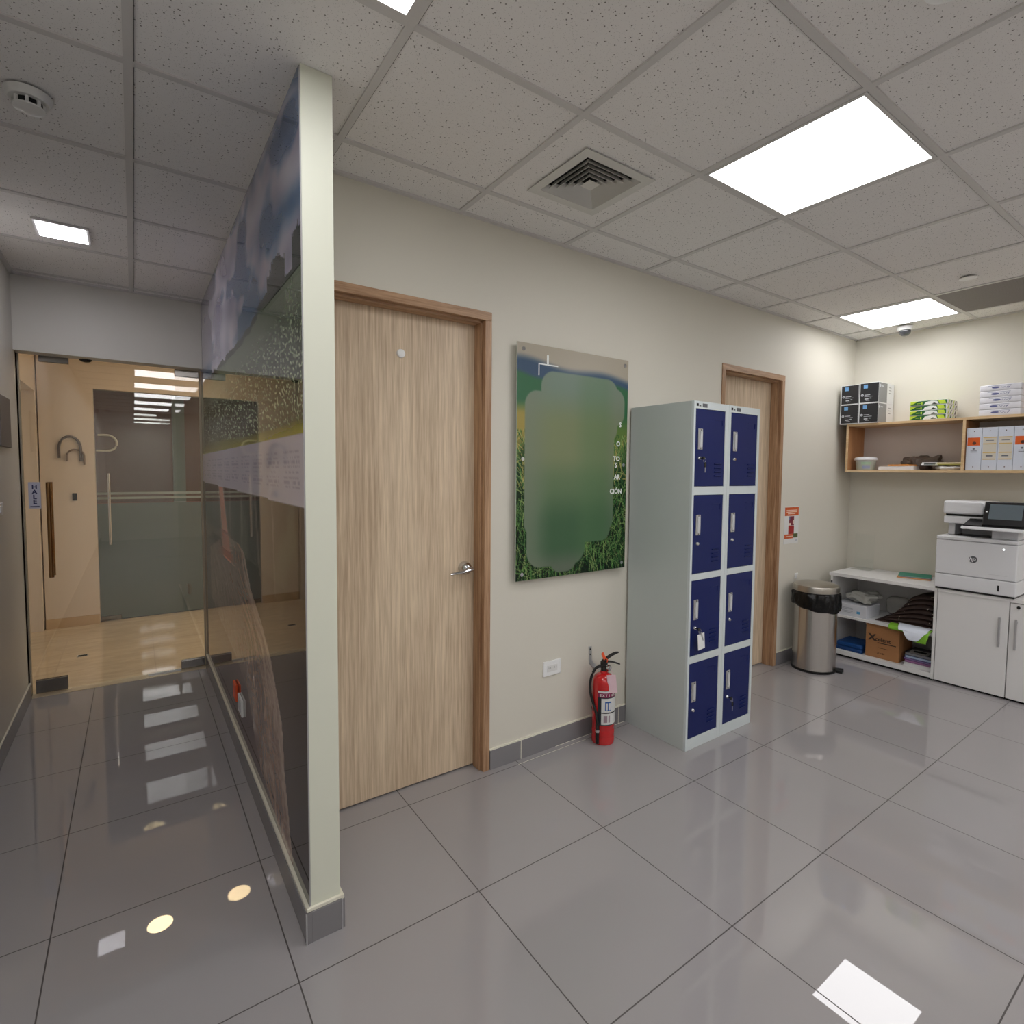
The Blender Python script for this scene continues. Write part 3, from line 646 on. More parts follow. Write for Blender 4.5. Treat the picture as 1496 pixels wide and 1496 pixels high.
m = MB(); m.lathe([(0, -.032), (.046, -.032), (.053, -.024), (.054, -.001), (0, -.001)], c=c); part(m, 'housing', M['white'], t, 40)
m = MB(); m.lathe([(.040, -.0325), (.042, -.040), (.036, -.058), (.022, -.072), (0, -.077)], c=c); part(m, 'dome', mat('smoked_dome', (60, 62, 66), .05, coat=1), t, 60)

# ============================================================ POSTER
px0, px1, pz0, pz1 = 1.538, 2.310, .941, 2.126
NX, NP = 190, 290
W_, H_ = px1 - px0, pz1 - pz0
img = np.zeros((NP, NX, 3), dtype=np.float32)
U = np.linspace(0, 1, NX)[None, :].repeat(NP, 0); V = np.linspace(0, 1, NP)[:, None].repeat(NX, 1)    # V from the top down
def ss(a, b, x): t_ = np.clip((x - a) / (b - a), 0, 1); return t_ * t_ * (3 - 2 * t_)
def lerp(a, b, t_): return a * (1 - t_[..., None]) + np.array(b, dtype=np.float32) * t_[..., None]
rs = np.random.RandomState(3)
def wob(f, ph): return .01 * np.sin(U * f + ph)
img[:] = (172, 164, 148)
img = lerp(img, (58, 82, 108), ss(.045, .085, V - .035 * U + wob(9, 1)))
img = lerp(img, (52, 104, 70), ss(.115, .14, V - .01 * U + wob(14, 2)))
img = lerp(img, (158, 142, 74), ss(.23, .30, V) * ss(.55, .2, U))
img = lerp(img, (96, 124, 62), ss(.25, .35, V) * ss(.4, .9, U))
img = lerp(img, (38, 66, 40), ss(.36, .52, V + .03 * np.sin(U * 11)))
img = lerp(img, (10, 30, 16), ss(.5, .7, V))
# grass blades
for k in range(1700):
    v0 = rs.uniform(.38, 1.05); u0 = rs.uniform(-.03, 1.03); L_ = rs.uniform(.03, .13) * (.4 + v0); a = rs.normal(0, .45); cv = rs.normal(0, .5)
    col = [(118, 160, 84), (70, 120, 62), (150, 170, 104), (48, 92, 48), (24, 52, 30)][rs.randint(5)]
    if v0 < .62 and rs.rand() < .4: col = (178, 166, 96)
    n = 26
    for i in range(n):
        s_ = i / n; uu = u0 + L_ * s_ * math.sin(a + cv * s_) * 1.3; vv = v0 - L_ * s_ * math.cos(a + cv * s_)
        ix, iy = int(uu * (NX - 1)), int(vv * (NP - 1))
        if 0 <= ix < NX and 0 <= iy < NP and vv > .36: img[iy, ix] = img[iy, ix] * .35 + np.array(col) * .65
# soft out-of-focus centre
def rr(u0, u1, v0, v1, r=.06):
    dx = np.maximum(np.maximum(u0 + r - U, U - (u1 - r)), 0) ; dy = np.maximum(np.maximum(v0 + r * .65 - V, V - (v1 - r * .65)), 0) / .65
    return 1 - ss(r * .92, r * 1.02, np.sqrt(dx * dx + dy * dy))
mask = np.maximum(np.maximum(rr(.19, .90, .10, .40, .11), rr(.06, .87, .19, .82, .10)), np.maximum(rr(.08, .60, .5, .955, .12), rr(.28, .52, .8, .985, .09)))
mask = np.maximum(mask, rr(.6, .97, .14, .32, .1)); mask = np.maximum(mask, rr(.5, .84, .5, .86, .09))
soft = np.zeros_like(img); soft[:] = (118, 136, 122)
soft = lerp(soft, (124, 134, 100), ss(.15, .34, V)); soft = lerp(soft, (98, 120, 88), ss(.45, .6, V)); soft = lerp(soft, (66, 98, 70), ss(.58, .78, V)); soft = lerp(soft, (96, 108, 92), ss(.86, .97, V))
edge = np.clip(ss(.32, .08, U) + .7 * ss(.72, .92, U), 0, 1); soft = lerp(soft, (122, 132, 114), edge * .75)
soft = lerp(soft, (90, 122, 84), ss(.45, .62, U) * ss(.9, .75, U) * .35)
img = img * (1 - mask[..., None]) + soft * mask[..., None]
v = [(px0 + W_ * i / (NX - 1), YW - .0365, pz1 - H_ * j / (NP - 1)) for j in range(NP) for i in range(NX)]
f = [(j * NX + i, (j + 1) * NX + i, (j + 1) * NX + i + 1, j * NX + i + 1) for j in range(NP - 1) for i in range(NX - 1)]
t = thing('acrylic_poster', 'tall green field poster on clear acrylic with steel studs between the door and lockers', 'poster', ((px0 + px1) / 2, YW, pz0))
po = color_obj('print', v, f, img.reshape(-1, 3), slab(px0, px1, YW - .0365, YW - .030, pz0, pz1, 'y0'), [M['poster'], mat('acrylic_edge', (196, 206, 196), .2)])
po.data.transform(Matrix.Translation(-t.location)); po.parent = t
for xx in (px0 + .035, px1 - .03):
    for zz in (pz0 + .032, (pz0 + pz1) / 2 + (.02 if xx < 2 else -.0), pz1 - .032):
        m = MB(); m.cyl((xx, YW - .0005, zz), (xx, YW - .0298, zz), .007, n=16); m.cyl((xx, YW - .0367, zz), (xx, YW - .042, zz), .010, n=16); part(m, 'standoff_stud', M['chrome'], t, 40)
m = MB(); yy = YW - .0372
for body, x, z in (('S', 2.262, 1.748), ('O', 2.255, 1.640), ('TO', 2.255, 1.556), ('S', 2.232, 1.520), ('AR', 2.258, 1.452), ('CIÓN', 2.274, 1.372)):
    m = MB(); add_text(m, body, .037, face_y(x, yy, z), 0, align='RIGHT', bold=.0012); part(m, 'lettering', M['whiteink'], t)
m = MB(); m.box(1.668, 1.674, yy, yy + .0004, 1.975, 2.036); m.box(1.668, 1.795, yy, yy + .0004, 2.030, 2.036); m.box(1.721, 1.733, yy, yy + .0004, 2.037, 2.082)
part(m, 'logo_outline', M['whiteink'], t)

# ============================================================ OUTLET, EXTINGUISHER, BRACKET, NOTICE
t = thing('wall_outlet', 'white double wall outlet on the cream wall beside the fire extinguisher', 'outlet', (1.804, YW, .44))
m = MB(); m.box(1.745, 1.863, YW - .008, YW - .0005, .400, .480, .0025); part(m, 'plate', M['white'], t)
m = MB(); m.box(1.770, 1.838, YW - .0105, YW - .0082, .422, .458, .001); part(m, 'socket', M['offw'], t)
m = MB()
for x in (1.785, 1.823):
    for dx in (-.006, .006):
        m = MB(); m.box(x + dx - .001, x + dx + .001, YW - .0108, YW - .0106, .438, .448); part(m, 'slot', M['slot'], t)
t = thing('extinguisher_bracket', 'grey metal wall bracket just behind the fire extinguisher', 'bracket', (2.085, YW, .38))
m = MB(); m.prism([(2.071, .505), (2.093, .505), (2.095, .43), (2.11, .405), (2.125, .395), (2.12, .375), (2.10, .38), (2.075, .41)], YW - .004, YW - .0006, ax=1, bev=.0006)
m.box(2.105, 2.125, YW - .05, YW - .003, .378, .384, .001); part(m, 'plate', M['alu'], t)
for z in (.46, .49):
    m = MB(); m.cyl((2.082, YW - .0042, z), (2.082, YW - .007, z), .004, n=10); part(m, 'screw', M['dark'], t)

ex, ey = 2.090, 2.135
t = thing('fire_extinguisher', 'red fire extinguisher with black hose standing on the floor beside the lockers', 'fire extinguisher', (ex, ey, 0))
m = MB(); m.lathe([(0, .004), (.055, .004), (.0615, .0015), (.063, .010), (.063, .040), (.0622, .042), (.063, .044), (.063, .078), (.0622, .080), (.063, .082), (.063, .330), (.060, .350), (.050, .369), (.035, .381), (.022, .386), (.020, .397), (0, .397)], c=(ex, ey, 0), n=48); part(m, 'cylinder', M['red'], t, 50)
def arc_patch(a0, a1, r, z0, z1, mi, m, n=14, off=.0006):
    b = bmesh.new(); R2 = r + off; vs = []
    for i in range(n + 1):
        a = math.radians(a0 + (a1 - a0) * i / n)
        vs.append([b.verts.new((ex + q * math.cos(a), ey + q * math.sin(a), z)) for q, z in ((r + .0001, z0), (R2, z0), (R2, z1), (r + .0001, z1))])
    for A, B in zip(vs, vs[1:]):
        for i in range(4): b.faces.new((A[i], B[i], B[(i + 1) % 4], A[(i + 1) % 4]))
    b.faces.new(vs[0]); b.faces.new(vs[-1]); bmesh.ops.recalc_face_normals(b, faces=b.faces); m._merge(b, mi)
# the side facing the camera is around azimuth 225 deg
lab = [mat('label_navy', (26, 36, 44), .35), mat('label_white', (214, 214, 212), .4), mat('label_magenta', (130, 20, 76), .4), mat('label_blue', (40, 88, 160), .4), mat('label_grey_print', (150, 130, 140), .5)]
m = MB(); CA = 226
arc_patch(CA - 28, CA + 95, .063, .112, .305, 0, m)
arc_patch(CA - 10, CA + 95, .0637, .118, .180, 1, m); arc_patch(CA - 10, CA + 95, .0637, .186, .262, 1, m)
arc_patch(CA - 28, CA + 95, .0637, .268, .293, 2, m); arc_patch(CA - 28, CA + 95, .0637, .293, .303, 1, m)
arc_patch(CA + 8, CA + 40, .0644, .196, .246, 3, m); arc_patch(CA + 12, CA + 21, .0651, .200, .238, 1, m); arc_patch(CA + 26, CA + 36, .0651, .200, .238, 1, m)
arc_patch(CA + 2, CA + 20, .0644, .130, .168, 4, m); arc_patch(CA + 26, CA + 34, .0644, .130, .168, 4, m)
for i, ch in enumerate('EXTINTOR'):
    a = math.radians(CA - 14 + i * 14); rr_ = .0652
    mx = Matrix.Translation((ex + rr_ * math.cos(a), ey + rr_ * math.sin(a), .2735)) @ Matrix.Rotation(a + PI / 2, 4, 'Z') @ Matrix.Rotation(PI / 2, 4, 'X')
    add_text(m, ch, .0185, mx, 1, align='CENTER', bold=.0006, depth=.0002)
part(m, 'label', lab, t)
m = MB(); m.lathe([(.0636, .1805), (.0655, .1805), (.0655, .1855), (.0636, .1855), (.0636, .1805)], c=(ex, ey, 0), n=40); part(m, 'retaining_band', M['rubber'], t)
m = MB(); m.lathe([(0, .322), (.017, .322), (.0175, .334), (.014, .340), (.014, .352), (.020, .356), (.020, .372), (0, .374)], c=(ex, ey, .0755), n=24)
m.cyl((ex, ey, .420), (ex - .030, ey + .008, .425), .009, n=16); part(m, 'valve', M['matteblack'], t, 40)
m = MB(); m.tube([(ex - .01, ey, 0.4410), (ex + .02, ey - .01, 0.4470), (ex + .045, ey - .02, 0.4430), (ex + .085, ey - .035, 0.4270)], [.013, .011, .010, .008], n=10, flat=.5); part(m, 'carry_handle', M['matteblack'], t, 40)
m = MB(); m.tube([(ex - .012, ey, 0.4510), (ex + .015, ey - .01, 0.4695), (ex + .04, ey - .018, 0.4830), (ex + .062, ey - .025, 0.4911), (ex + .078, ey - .03, 0.4929)], [.013, .013, .012, .011, .007], n=10, flat=.6); part(m, 'squeeze_lever', M['matteblack'], t, 40)
m = MB(); m.box(-.006, .012, -.002, .002, 0, .045, .002, mx=Matrix.Translation((ex - .012, ey - .016, 0.4650)) @ Matrix.Rotation(-.5, 4, 'Y')); m.tube([(ex + .004, ey - .016, 0.4450), (ex + .006, ey - .022, 0.4600), (ex - .004, ey - .018, 0.4718)], .003, n=8); part(m, 'safety_tag', M['orange'], t)
m = MB(); m.lathe([(0, .012), (.014, .012), (.0165, .008), (.0165, 0), (0, 0)], n=24, mx=Matrix.Rotation(math.radians(90), 4, 'X') , c=(ex + .012, ey - .021, 0.4150)); part(m, 'pressure_gauge', M['chrome'], t, 40)
m = MB(); hp = [(ex - .02, ey + .004, .424), (ex - .045, ey + .018, .412), (ex - .067, ey + .030, .36), (ex - .072, ey + .030, .29), (ex - .068, ey + .012, .23), (ex - .066, ey - .012, .18), (ex - .065, ey - .024, .11), (ex - .065, ey - .024, .04), (ex - .065, ey - .024, .012)]
def smoothp(P_, n=6):
    P_ = [Vector(q) for q in P_]; out = []
    for i in range(len(P_) - 1):
        p0, p1, p2, p3 = P_[max(i - 1, 0)], P_[i], P_[i + 1], P_[min(i + 2, len(P_) - 1)]
        for k in range(n):
            s_ = k / n; out.append(.5 * ((2 * p1) + (p2 - p0) * s_ + (2 * p0 - 5 * p1 + 4 * p2 - p3) * s_ ** 2 + (3 * p1 - p0 - 3 * p2 + p3) * s_ ** 3))
    return out + [P_[-1]]
hs = smoothp(hp); m.tube(hs, [.0075] * (len(hs) - 14) + [.010] * 14, n=12); h = part(m, 'hose', M['rubber'], t, 60)
m = MB(); m.cyl((ex - .065, ey - .024, .075), (ex - .065, ey - .024, .088), .0112, n=16); part(m, 'nozzle_collar', M['alu'], h, 40)
m = MB(); a = math.radians(CA + 62)
m.box(-.024, .024, -.0006, .0006, -.052, .048, .0003, mx=Matrix.Translation((ex - .007, ey - .071, .3470)) @ Matrix.Rotation(math.radians(-45), 4, 'Z') @ Matrix.Rotation(-.12, 4, 'Y'))
m.tube([(ex + .012, ey - .036, .420), (ex + .004, ey - .058, .408), (ex - .007, ey - .070, .392)], .0012, n=6)
tg = part(m, 'inspection_tag', mat('pink_white_card', (226, 196, 204), .6), t)

t = thing('safety_notice', 'small orange and white notice with a red figure on the wall above the bin', 'notice', (4.21, YW, 1.09))
m = MB(); m.box(4.100, 4.318, YW - .0018, YW - .0004, .945, 1.238); part(m, 'sheet', M['offw'], t)
m = MB(); y0, y1 = YW - .0024, YW - .0019
m.box(4.108, 4.312, y0, y1, 1.165, 1.232, mi=0); m.box(4.108, 4.24, y0, y1, .985, 1.020, mi=0); m.box(4.24, 4.308, y0, y1, .99, 1.022, mi=1)
m.box(4.165, 4.248, y0, y1, 1.021, 1.085, mi=2); m.box(4.172, 4.245, y0, y1, 1.088, 1.160, mi=3)
for a, b, z in ((4.13, 4.29, 1.205), (4.13, 4.29, 1.192), (4.15, 4.26, 1.178), (4.14, 4.24, 1.0)): m.box(a, b, y0 - .0004, y0 - .0001, z, z + .006, mi=4)
m.box(4.175, 4.196, y0 - .0004, y0 - .0001, 1.09, 1.108, mi=4); m.box(4.226, 4.242, y0 - .0004, y0 - .0001, 1.10, 1.13, mi=4); m.box(4.172, 4.186, y0 - .0004, y0 - .0001, 1.135, 1.158, mi=5)
m.box(4.27, 4.30, y0 - .0004, y0 - .0001, .965, .969, mi=5)
part(m, 'print', [mat('print_orange', (206, 92, 38), .5), mat('print_green', (72, 84, 34), .5), mat('print_red', (160, 34, 36), .5), mat('print_maroon', (124, 36, 56), .5), mat('print_cream', (238, 214, 196), .5), mat('print_bluegrey', (96, 110, 150), .5)], t)

# ============================================================ LOCKERS
LY0, LY1, LZ = 1.792, 2.229, 1.866
def locker(x0, side, label):
    x1 = x0 + .3035; t = thing('locker', label, 'locker', ((x0 + x1) / 2, LY0 + .2, 0), None)
    m = MB(); m.box(x0, x0 + .0012, LY0 + .0162, LY1, 0, LZ, mi=0); m.box(x1 - .0012, x1, LY0 + .0162, LY1, 0, LZ, mi=0)
    m.box(x0 + .0013, x1 - .0013, LY0 + .0162, LY1, LZ - .0015, LZ, mi=0); m.box(x0 + .0013, x1 - .0013, LY1 - .001, LY1, 0, LZ - .0016, mi=0); m.box(x0 + .002, x1 - .002, LY0 + .03, LY1 - .002, .05, .052)
    part(m, 'cabinet_body', M['lgrey'], t)
    rows = [(1.420, 1.828), (.956, 1.376), (.512, .922), (.060, .474)]
    fx0, fx1 = x0 + (.016 if side == 0 else .022), x1 - (.030 if side == 0 else .022)
    m = MB()
    m.box(x0, fx0, LY0, LY0 + .016, 0, LZ, .0008); m.box(fx1, x1, LY0, LY0 + .016, 0, LZ, .0008)
    zz = [LZ] + [z for r in rows for z in (r[1], r[0])] + [0]
    for a, b in zip(zz[::2], zz[1::2]): m.box(fx0, fx1, LY0, LY0 + .016, b, a, .0006)
    part(m, 'front_frame', M['lface'], t)
    m = MB(); m.box(x0 + .020, x0 + .036, LY0 - .0008, LY0 - .0001, LZ - .026, LZ - .012, mi=0); m.box(x0 + .042, x0 + .056, LY0 - .0008, LY0 - .0001, LZ - .024, LZ - .020, mi=0); m.box(x0 + .042, x0 + .058, LY0 - .0008, LY0 - .0001, LZ - .028, LZ - .026, mi=0)
    m.box(x0 + .070, x0 + .110, LY0 - .0008, LY0 - .0001, LZ - .030, LZ - .010, mi=1)
    part(m, 'maker_label', [M['dark'], mat('label_dark_grey', (88, 90, 94), .5)], t)
    for z0, z1 in rows:
        m = MB(); m.box(fx0 + .002, fx1 - .002, LY0 + .0015, LY0 + .015, z0 + .002, z1 - .002, .001)
        dw = fx1 - fx0; lx = fx1 - .028
        d = part(m, 'locker_door', M['blue'], t)
        m = MB()
        for k in range(4):
            z = z0 + .060 + k * .0215; m.prism([(LY0 + .0014, z), (LY0 - .0035, z - .0005), (LY0 - .0035, z - .003), (LY0 + .0014, z - .008)], lx - .060, lx - .004, ax=0)
        part(m, 'vent_louvres', M['blue'], d)
        m = MB(); zt = z1 - .050; m.box(lx - .066, lx + .002, LY0 - .0008, LY0 + .0013, zt - .002, zt); m.box(lx - .0, lx + .002, LY0 - .0008, LY0 + .0013, zt - .03, zt); m.box(lx - .066, lx - .062, LY0 - .0008, LY0 + .0013, zt - .033, zt - .031); m.box(lx - .006, lx, LY0 - .0008, LY0 + .0013, zt - .033, zt - .031)
        part(m, 'card_holder', M['blue'], d)
        hx = fx0 + .022; hz1 = z1 - .105; hz0 = hz1 - .108
        m = MB(); m.box(hx, hx + .036, LY0 - .0035, LY0 + .001, hz0, hz1, .0015); part(m, 'handle_plate', M['alu'], d)
        m = MB(); m.box(hx + .011, hx + .033, LY0 - .0065, LY0 - .0037, hz0 + .012, hz1 - .012, .002); part(m, 'handle_insert', mat('handle_insert_grey', (196, 198, 200), .2), d)
        for zc in (hz0 + .006, hz1 - .006):
            m = MB(); m.cyl((hx + .02, LY0 - .0036, zc), (hx + .02, LY0 - .0045, zc), .003, n=8); part(m, 'screw', M['dark'], d)
        m = MB(); lz = hz0 - .045; m.lathe([(0, .010), (.007, .010), (.0095, .006), (.0105, 0), (0, 0)], n=20, mx=Matrix.Rotation(PI / 2, 4, 'X'), c=(hx + .015, LY0 + .001, lz)); part(m, 'lock', M['chrome'], d, 40)
    return t
locker(2.366, 0, 'left four-door steel locker with navy doors nearest the poster')
locker(2.6705, 1, 'right four-door steel locker with navy doors nearest the second wooden door')
def key(x, z, label, tag_=False, n=1):
    y = LY0 - .0105
    t = thing('locker_key', label, 'key', (x, y, z))
    m = MB(); m.cyl((x, y + .001, z), (x, y - .014, z), .0035, n=12); m.box(x - .009, x + .009, y - .020, y - .014, z - .008, z + .008, .002); part(m, 'key_head', M['black'], t, 40)
    m = MB(); pts = [(x + .008 + .009 * math.cos(a), y - .017 - .002 * math.sin(a), z - .012 + .011 * math.sin(a)) for a in [2 * PI * i / 20 for i in range(20)]]; m.tube(pts + [pts[0]], .0012, n=8); part(m, 'ring', M['chrome'], t, 60)
    if not tag_:
        m = MB(); m.box(x + .006, x + .022, y - .019, y - .016, z - .048, z - .022, .003); part(m, 'spare_head', M['black'], t)
        m = MB(); m.box(x + .012, x + .017, y - .018, y - .0165, z - .075, z - .048); part(m, 'spare_blade', M['alu'], t)
    else:
        m = MB(); m.box(-.028, .028, -.0015, .0015, -.085, 0, .0012, mx=Matrix.Translation((x + .016, y - .018, z - .026)) @ Matrix.Rotation(-.10, 4, 'Y')); part(m, 'plastic_tag', M['white'], t)
        m = MB(); m.box(-.003, .003, -.001, .001, -.045, 0, 0, mx=Matrix.Translation((x + .016, y - .0215, z - .022)) @ Matrix.Rotation(-.4, 4, 'Y')); m.cyl((x + .015, y - .0205, z - .026), (x + .015, y - .0228, z - .026), .007, n=14); part(m, 'spare_key', M['alu'], t)
    return t
kx = 2.366 + .016 + .037
key(kx, 1.828 - .105 - .108 - .045, 'black-headed key hanging in the topmost lock of the left locker')
key(kx, .922 - .105 - .108 - .045, 'key with a white tag in the third door of the left locker', True)
key(2.6705 + .022 + .037, .474 - .105 - .108 - .045, 'black-headed key hanging in the lowest lock of the right locker')

# ============================================================ PEDAL BIN
bx, by, br = 4.235, 2.045, .150
t = thing('pedal_bin', 'round stainless steel pedal bin with black liner beside the white cabinet', 'bin', (bx, by, 0))
m = MB(); m.lathe([(0, .012), (br - .006, .012), (br, .018), (br, .600), (br - .003, .600), (br - .003, .03), (0, .03)], c=(bx, by, 0), n=64); part(m, 'bin_body', M['steel'], t, 40)
m = MB(); m.lathe([(0, .0), (br + .004, 0), (br + .005, .011), (br - .001, .0118), (0, .0118)], c=(bx, by, 0), n=48)
part(m, 'base_ring', M['rubber'], t, 40)
def crumple(co):
    a = math.atan2(co.y, co.x); r = math.hypot(co.x, co.y); k = .007 * noise.noise(Vector((math.cos(a) * 5, math.sin(a) * 5, co.z * 18))) + .004 * noise.noise(Vector((math.cos(a) * 22, math.sin(a) * 22, co.z * 30)))
    z = co.z
    if z < .57: z += .022 * noise.noise(Vector((math.cos(a) * 1.6, math.sin(a) * 1.6, 3))) - .028 * math.cos(a - math.radians(300))
    r2 = max(r + k * 2, br + .0015); return Vector((math.cos(a) * r2, math.sin(a) * r2, z))
m = MB(); m.lathe([(br + .003, .470), (br + .013, .478), (br + .017, .50), (br + .016, .53), (br + .015, .56), (br + .013, .590), (br + .005, .603), (br + .002, .604)], c=(bx, by, 0), n=120, fn=crumple); part(m, 'liner_bag', M['liner'], t, 80)
m = MB(); m.lathe([(br + .009, .606), (br + .010, .640), (br + .005, .652), (br - .03, .664), (br * .5, .672), (0, .674), (0, .670), (br - .03, .655), (br, .640), (br, .606), (br + .009, .606)], c=(bx, by, 0), n=64); part(m, 'lid', M['steel_lid'], t, 40)
pa = math.atan2(-1.3, .55)
m = MB(); m.box(.0, .055, -.035, .035, .014, .022, .003, mx=Matrix.Translation((bx, by, 0)) @ Matrix.Rotation(pa, 4, 'Z') @ Matrix.Translation((br - .002, 0, 0))); m.box(-.02, .02, -.03, .03, .0, .013, .002, mx=Matrix.Translation((bx, by, 0)) @ Matrix.Rotation(pa, 4, 'Z') @ Matrix.Translation((br + .026, 0, .0005))); part(m, 'pedal', M['rubber'], t)
t = thing('wall_hook', 'small white curled hook on the wall just above the bin lid', 'hook', (4.30, YW, .64))
m = MB(); m.box(4.285, 4.315, YW - .004, YW - .0005, .655, .70, .001); m.tube(smoothp([(4.30, YW - .003, .685), (4.29, YW - .02, .705), (4.275, YW - .03, .70), (4.268, YW - .03, .675)]), .0025, n=8); part(m, 'hook_body', M['white'], t, 50)

# ============================================================ LOW CABINETS
CX0, CX1, CZ = 4.690, 5.165, .685
t = thing('open_bookcase', 'low white open bookcase with two shelves beside the steel bin', 'bookcase', (4.92, 1.79, 0))
y0, y1 = 1.412, 2.150
m = MB(); m.box(CX0 - .008, CX1, y0 - .0, y1 + .008, CZ - .026, CZ, .001); part(m, 'top_board', M['lam'], t)
for a, b in ((y1 - .018, y1), (y0, y0 + .018)):
    m = MB(); m.box(CX0, CX1, a, b, .012, CZ - .0265, .0008); part(m, 'side_panel', M['lam'], t)
m = MB(); m.box(CX0 + .01, CX1 - .012, y0 + .0185, y1 - .0185, .322, .342, .0008); part(m, 'shelf_board', M['lam'], t)
m = MB(); m.box(CX0, CX1 - .012, y0 + .0185, y1 - .0185, .018, .052, .0008); part(m, 'bottom_board', M['lam'], t)
m = MB(); m.box(CX1 - .010, CX1 - .002, y0 + .0185, y1 - .0185, .0525, CZ - .027); part(m, 'back_panel', M['lam'], t)
m = MB(); m.box(CX0 + .02, CX1, y0, y1, 0, .0115); part(m, 'plinth', M['dark'], t)
for z in (.60, .575):
    m = MB(); m.box(CX0 - .0008, CX0 - .0001, y1 - .015, y1 - .004, z, z + .018); part(m, 'cam_fitting', M['dark'], t)
def cupboard(y0, y1, name, label, hy, lock):
    t = thing(name, label, 'cabinet', (4.92, (y0 + y1) / 2, 0))
    m = MB(); m.box(CX0 + .018, CX1, y0, y1, .012, CZ - .0005, .0008); part(m, 'carcass', M['lam'], t)
    m = MB(); m.box(CX0 + .02, CX1, y0, y1, 0, .0115); part(m, 'plinth', M['dark'], t)
    m = MB(); m.box(CX0 - .001, CX0 + .017, y0 + .002, y1 - .002, .015, CZ - .026 if not lock else CZ - .03, .001); d = part(m, 'door', M['lam'], t)
    m = MB(); m.box(CX0 - .02, CX0 - .012, hy - .006, hy + .006, .35, .550, .002); m.box(CX0 - .013, CX0 - .0012, hy - .005, hy + .005, .365, .373); m.box(CX0 - .013, CX0 - .0012, hy - .005, hy + .005, .527, .535); part(m, 'handle', M['alu'], d)
    if lock:
        m = MB(); m.cyl((CX0 - .0012, lock, .632), (CX0 - .007, lock, .632), .009, n=20); part(m, 'lock', M['black'], d, 40)
    m = MB(); m.box(CX0 - .008, CX0 + .017, y0, y1, CZ - .0255, CZ, .001); part(m, 'top_edge', M['lam'], t)
    return t
cupboard(1.013, 1.410, 'low_cupboard', 'low white cupboard with one plain door directly below the printer', 1.058, None)
cupboard(.560, 1.011, 'low_cupboard', 'low white cupboard with a keyhole at the right edge of the photo', .975, .968)

# ---- printer
pz = CZ + .0005
t = thing('laser_printer', 'large white multifunction laser printer on top of the low cabinets', 'printer', (4.90, 1.21, pz))
X0, Y0, Y1 = 4.668, .984, 1.428
m = MB(); m.box(X0 + .006, 5.13, Y0 + .006, Y1 - .006, pz, pz + .012, mi=1); m.box(X0, 5.14, Y0, Y1, pz + .012, .795, .006)
tr = part(m, 'paper_tray', [M['prn'], M['black']], t)
m = MB(); m.box(X0 - .002, X0 - .0002, 1.068, 1.078, .722, .762, .0008); part(m, 'tray_marker', M['dark'], tr)
m = MB(); m.box(X0, 5.14, Y0, Y1, .7975, 1.038, .007); mb_ = part(m, 'main_body', M['prn'], t)
m = MB(); m.cyl((X0 - .0006, 1.214, .918), (X0 - .0016, 1.214, .918), .0235, n=40, mi=0); add_text(m, 'hp', .038, face_x(X0 - .0022, 1.238, .909), 1, shear=.3, bold=.0008)
part(m, 'round_logo', [mat('logo_grey', (84, 86, 90), .4), M['prn']], mb_)
m = MB(); m.cyl((X0 - .0004, 1.055, 1.005), (X0 - .002, 1.055, 1.005), .005, n=16); part(m, 'status_lamp', emat('lamp_glow', (1, 1, 1), 2.0), mb_)
m = MB(); m.box(X0 - .0008, X0 - .0002, 1.03, 1.13, .828, .831); part(m, 'model_line', M['prn2'], mb_)
m = MB()
for k in range(6): m.box(5.0 - k * .012, 5.006 - k * .012, Y0 - .0008, Y0 - .0001, .95, 1.0)
part(m, 'side_vents', M['prn2'], mb_)
m = MB(); m.box(X0 - .002, 5.14, Y0, Y1, 1.0405, 1.066, .006); m.box(4.76, 5.13, 1.12, 1.37, 1.0662, 1.0675, 0, 1); part(m, 'top_ledge', [M['prn'], M['black']], t)
m = MB(); m.box(4.80, 5.13, 1.36, 1.40, 1.067, 1.150, .004); m.box(4.70, 5.13, Y0 + .01, 1.130, 1.067, 1.130, .005); m.box(4.95, 5.13, 1.131, 1.359, 1.067, 1.15); part(m, 'support_column', M['prn2'], t)
m = MB(); m.box(4.745, 5.12, Y0 + .02, 1.415, 1.152, 1.205, .008); part(m, 'scanner_base', M['prn'], t)
m = MB(); m.box(4.755, 5.11, Y0 + .03, 1.405, 1.2055, 1.2195, .002); part(m, 'document_slot', M['black'], t)
m = MB(); m.box(4.735, 5.12, 1.19, 1.418, 1.220, 1.312, .012, 0); m.box(4.735, 5.12, Y0 + .02, 1.189, 1.220, 1.292, .01, 0); part(m, 'document_feeder', M['prn'], t)
m = MB(); m.prism([(4.585, 1.130), (4.744, 1.128), (4.744, 1.150), (4.59, 1.150)], .93, 1.270, ax=1, bev=.003); part(m, 'panel_shelf', M['prn'], t)
m = MB(); m.prism([(4.600, 1.1505), (4.743, 1.1505), (4.743, 1.1960), (4.600, 1.1580)], .935, 1.262, ax=1, bev=.001); part(m, 'keyboard_cover', M['black'], t)
tilt = Matrix.Translation((4.605, 0, 1.163)) @ Matrix.Rotation(math.radians(22), 4, 'Y')
m = MB(); m.box(0, .022, .925, 1.165, 0, .170, .006, mx=tilt); ss_ = part(m, 'control_panel', M['black'], t)
m = MB(); m.box(-.0022, -.0004, .965, 1.135, .045, .150, .0008, mx=tilt); part(m, 'touch_screen', M['screen'], ss_)
m = MB(); m.box(-.0018, -.0004, 1.143, 1.152, .092, .100, mx=tilt); m.box(-.0018, -.0004, .935, .948, .075, .088, mx=tilt); part(m, 'button', M['white'], ss_)

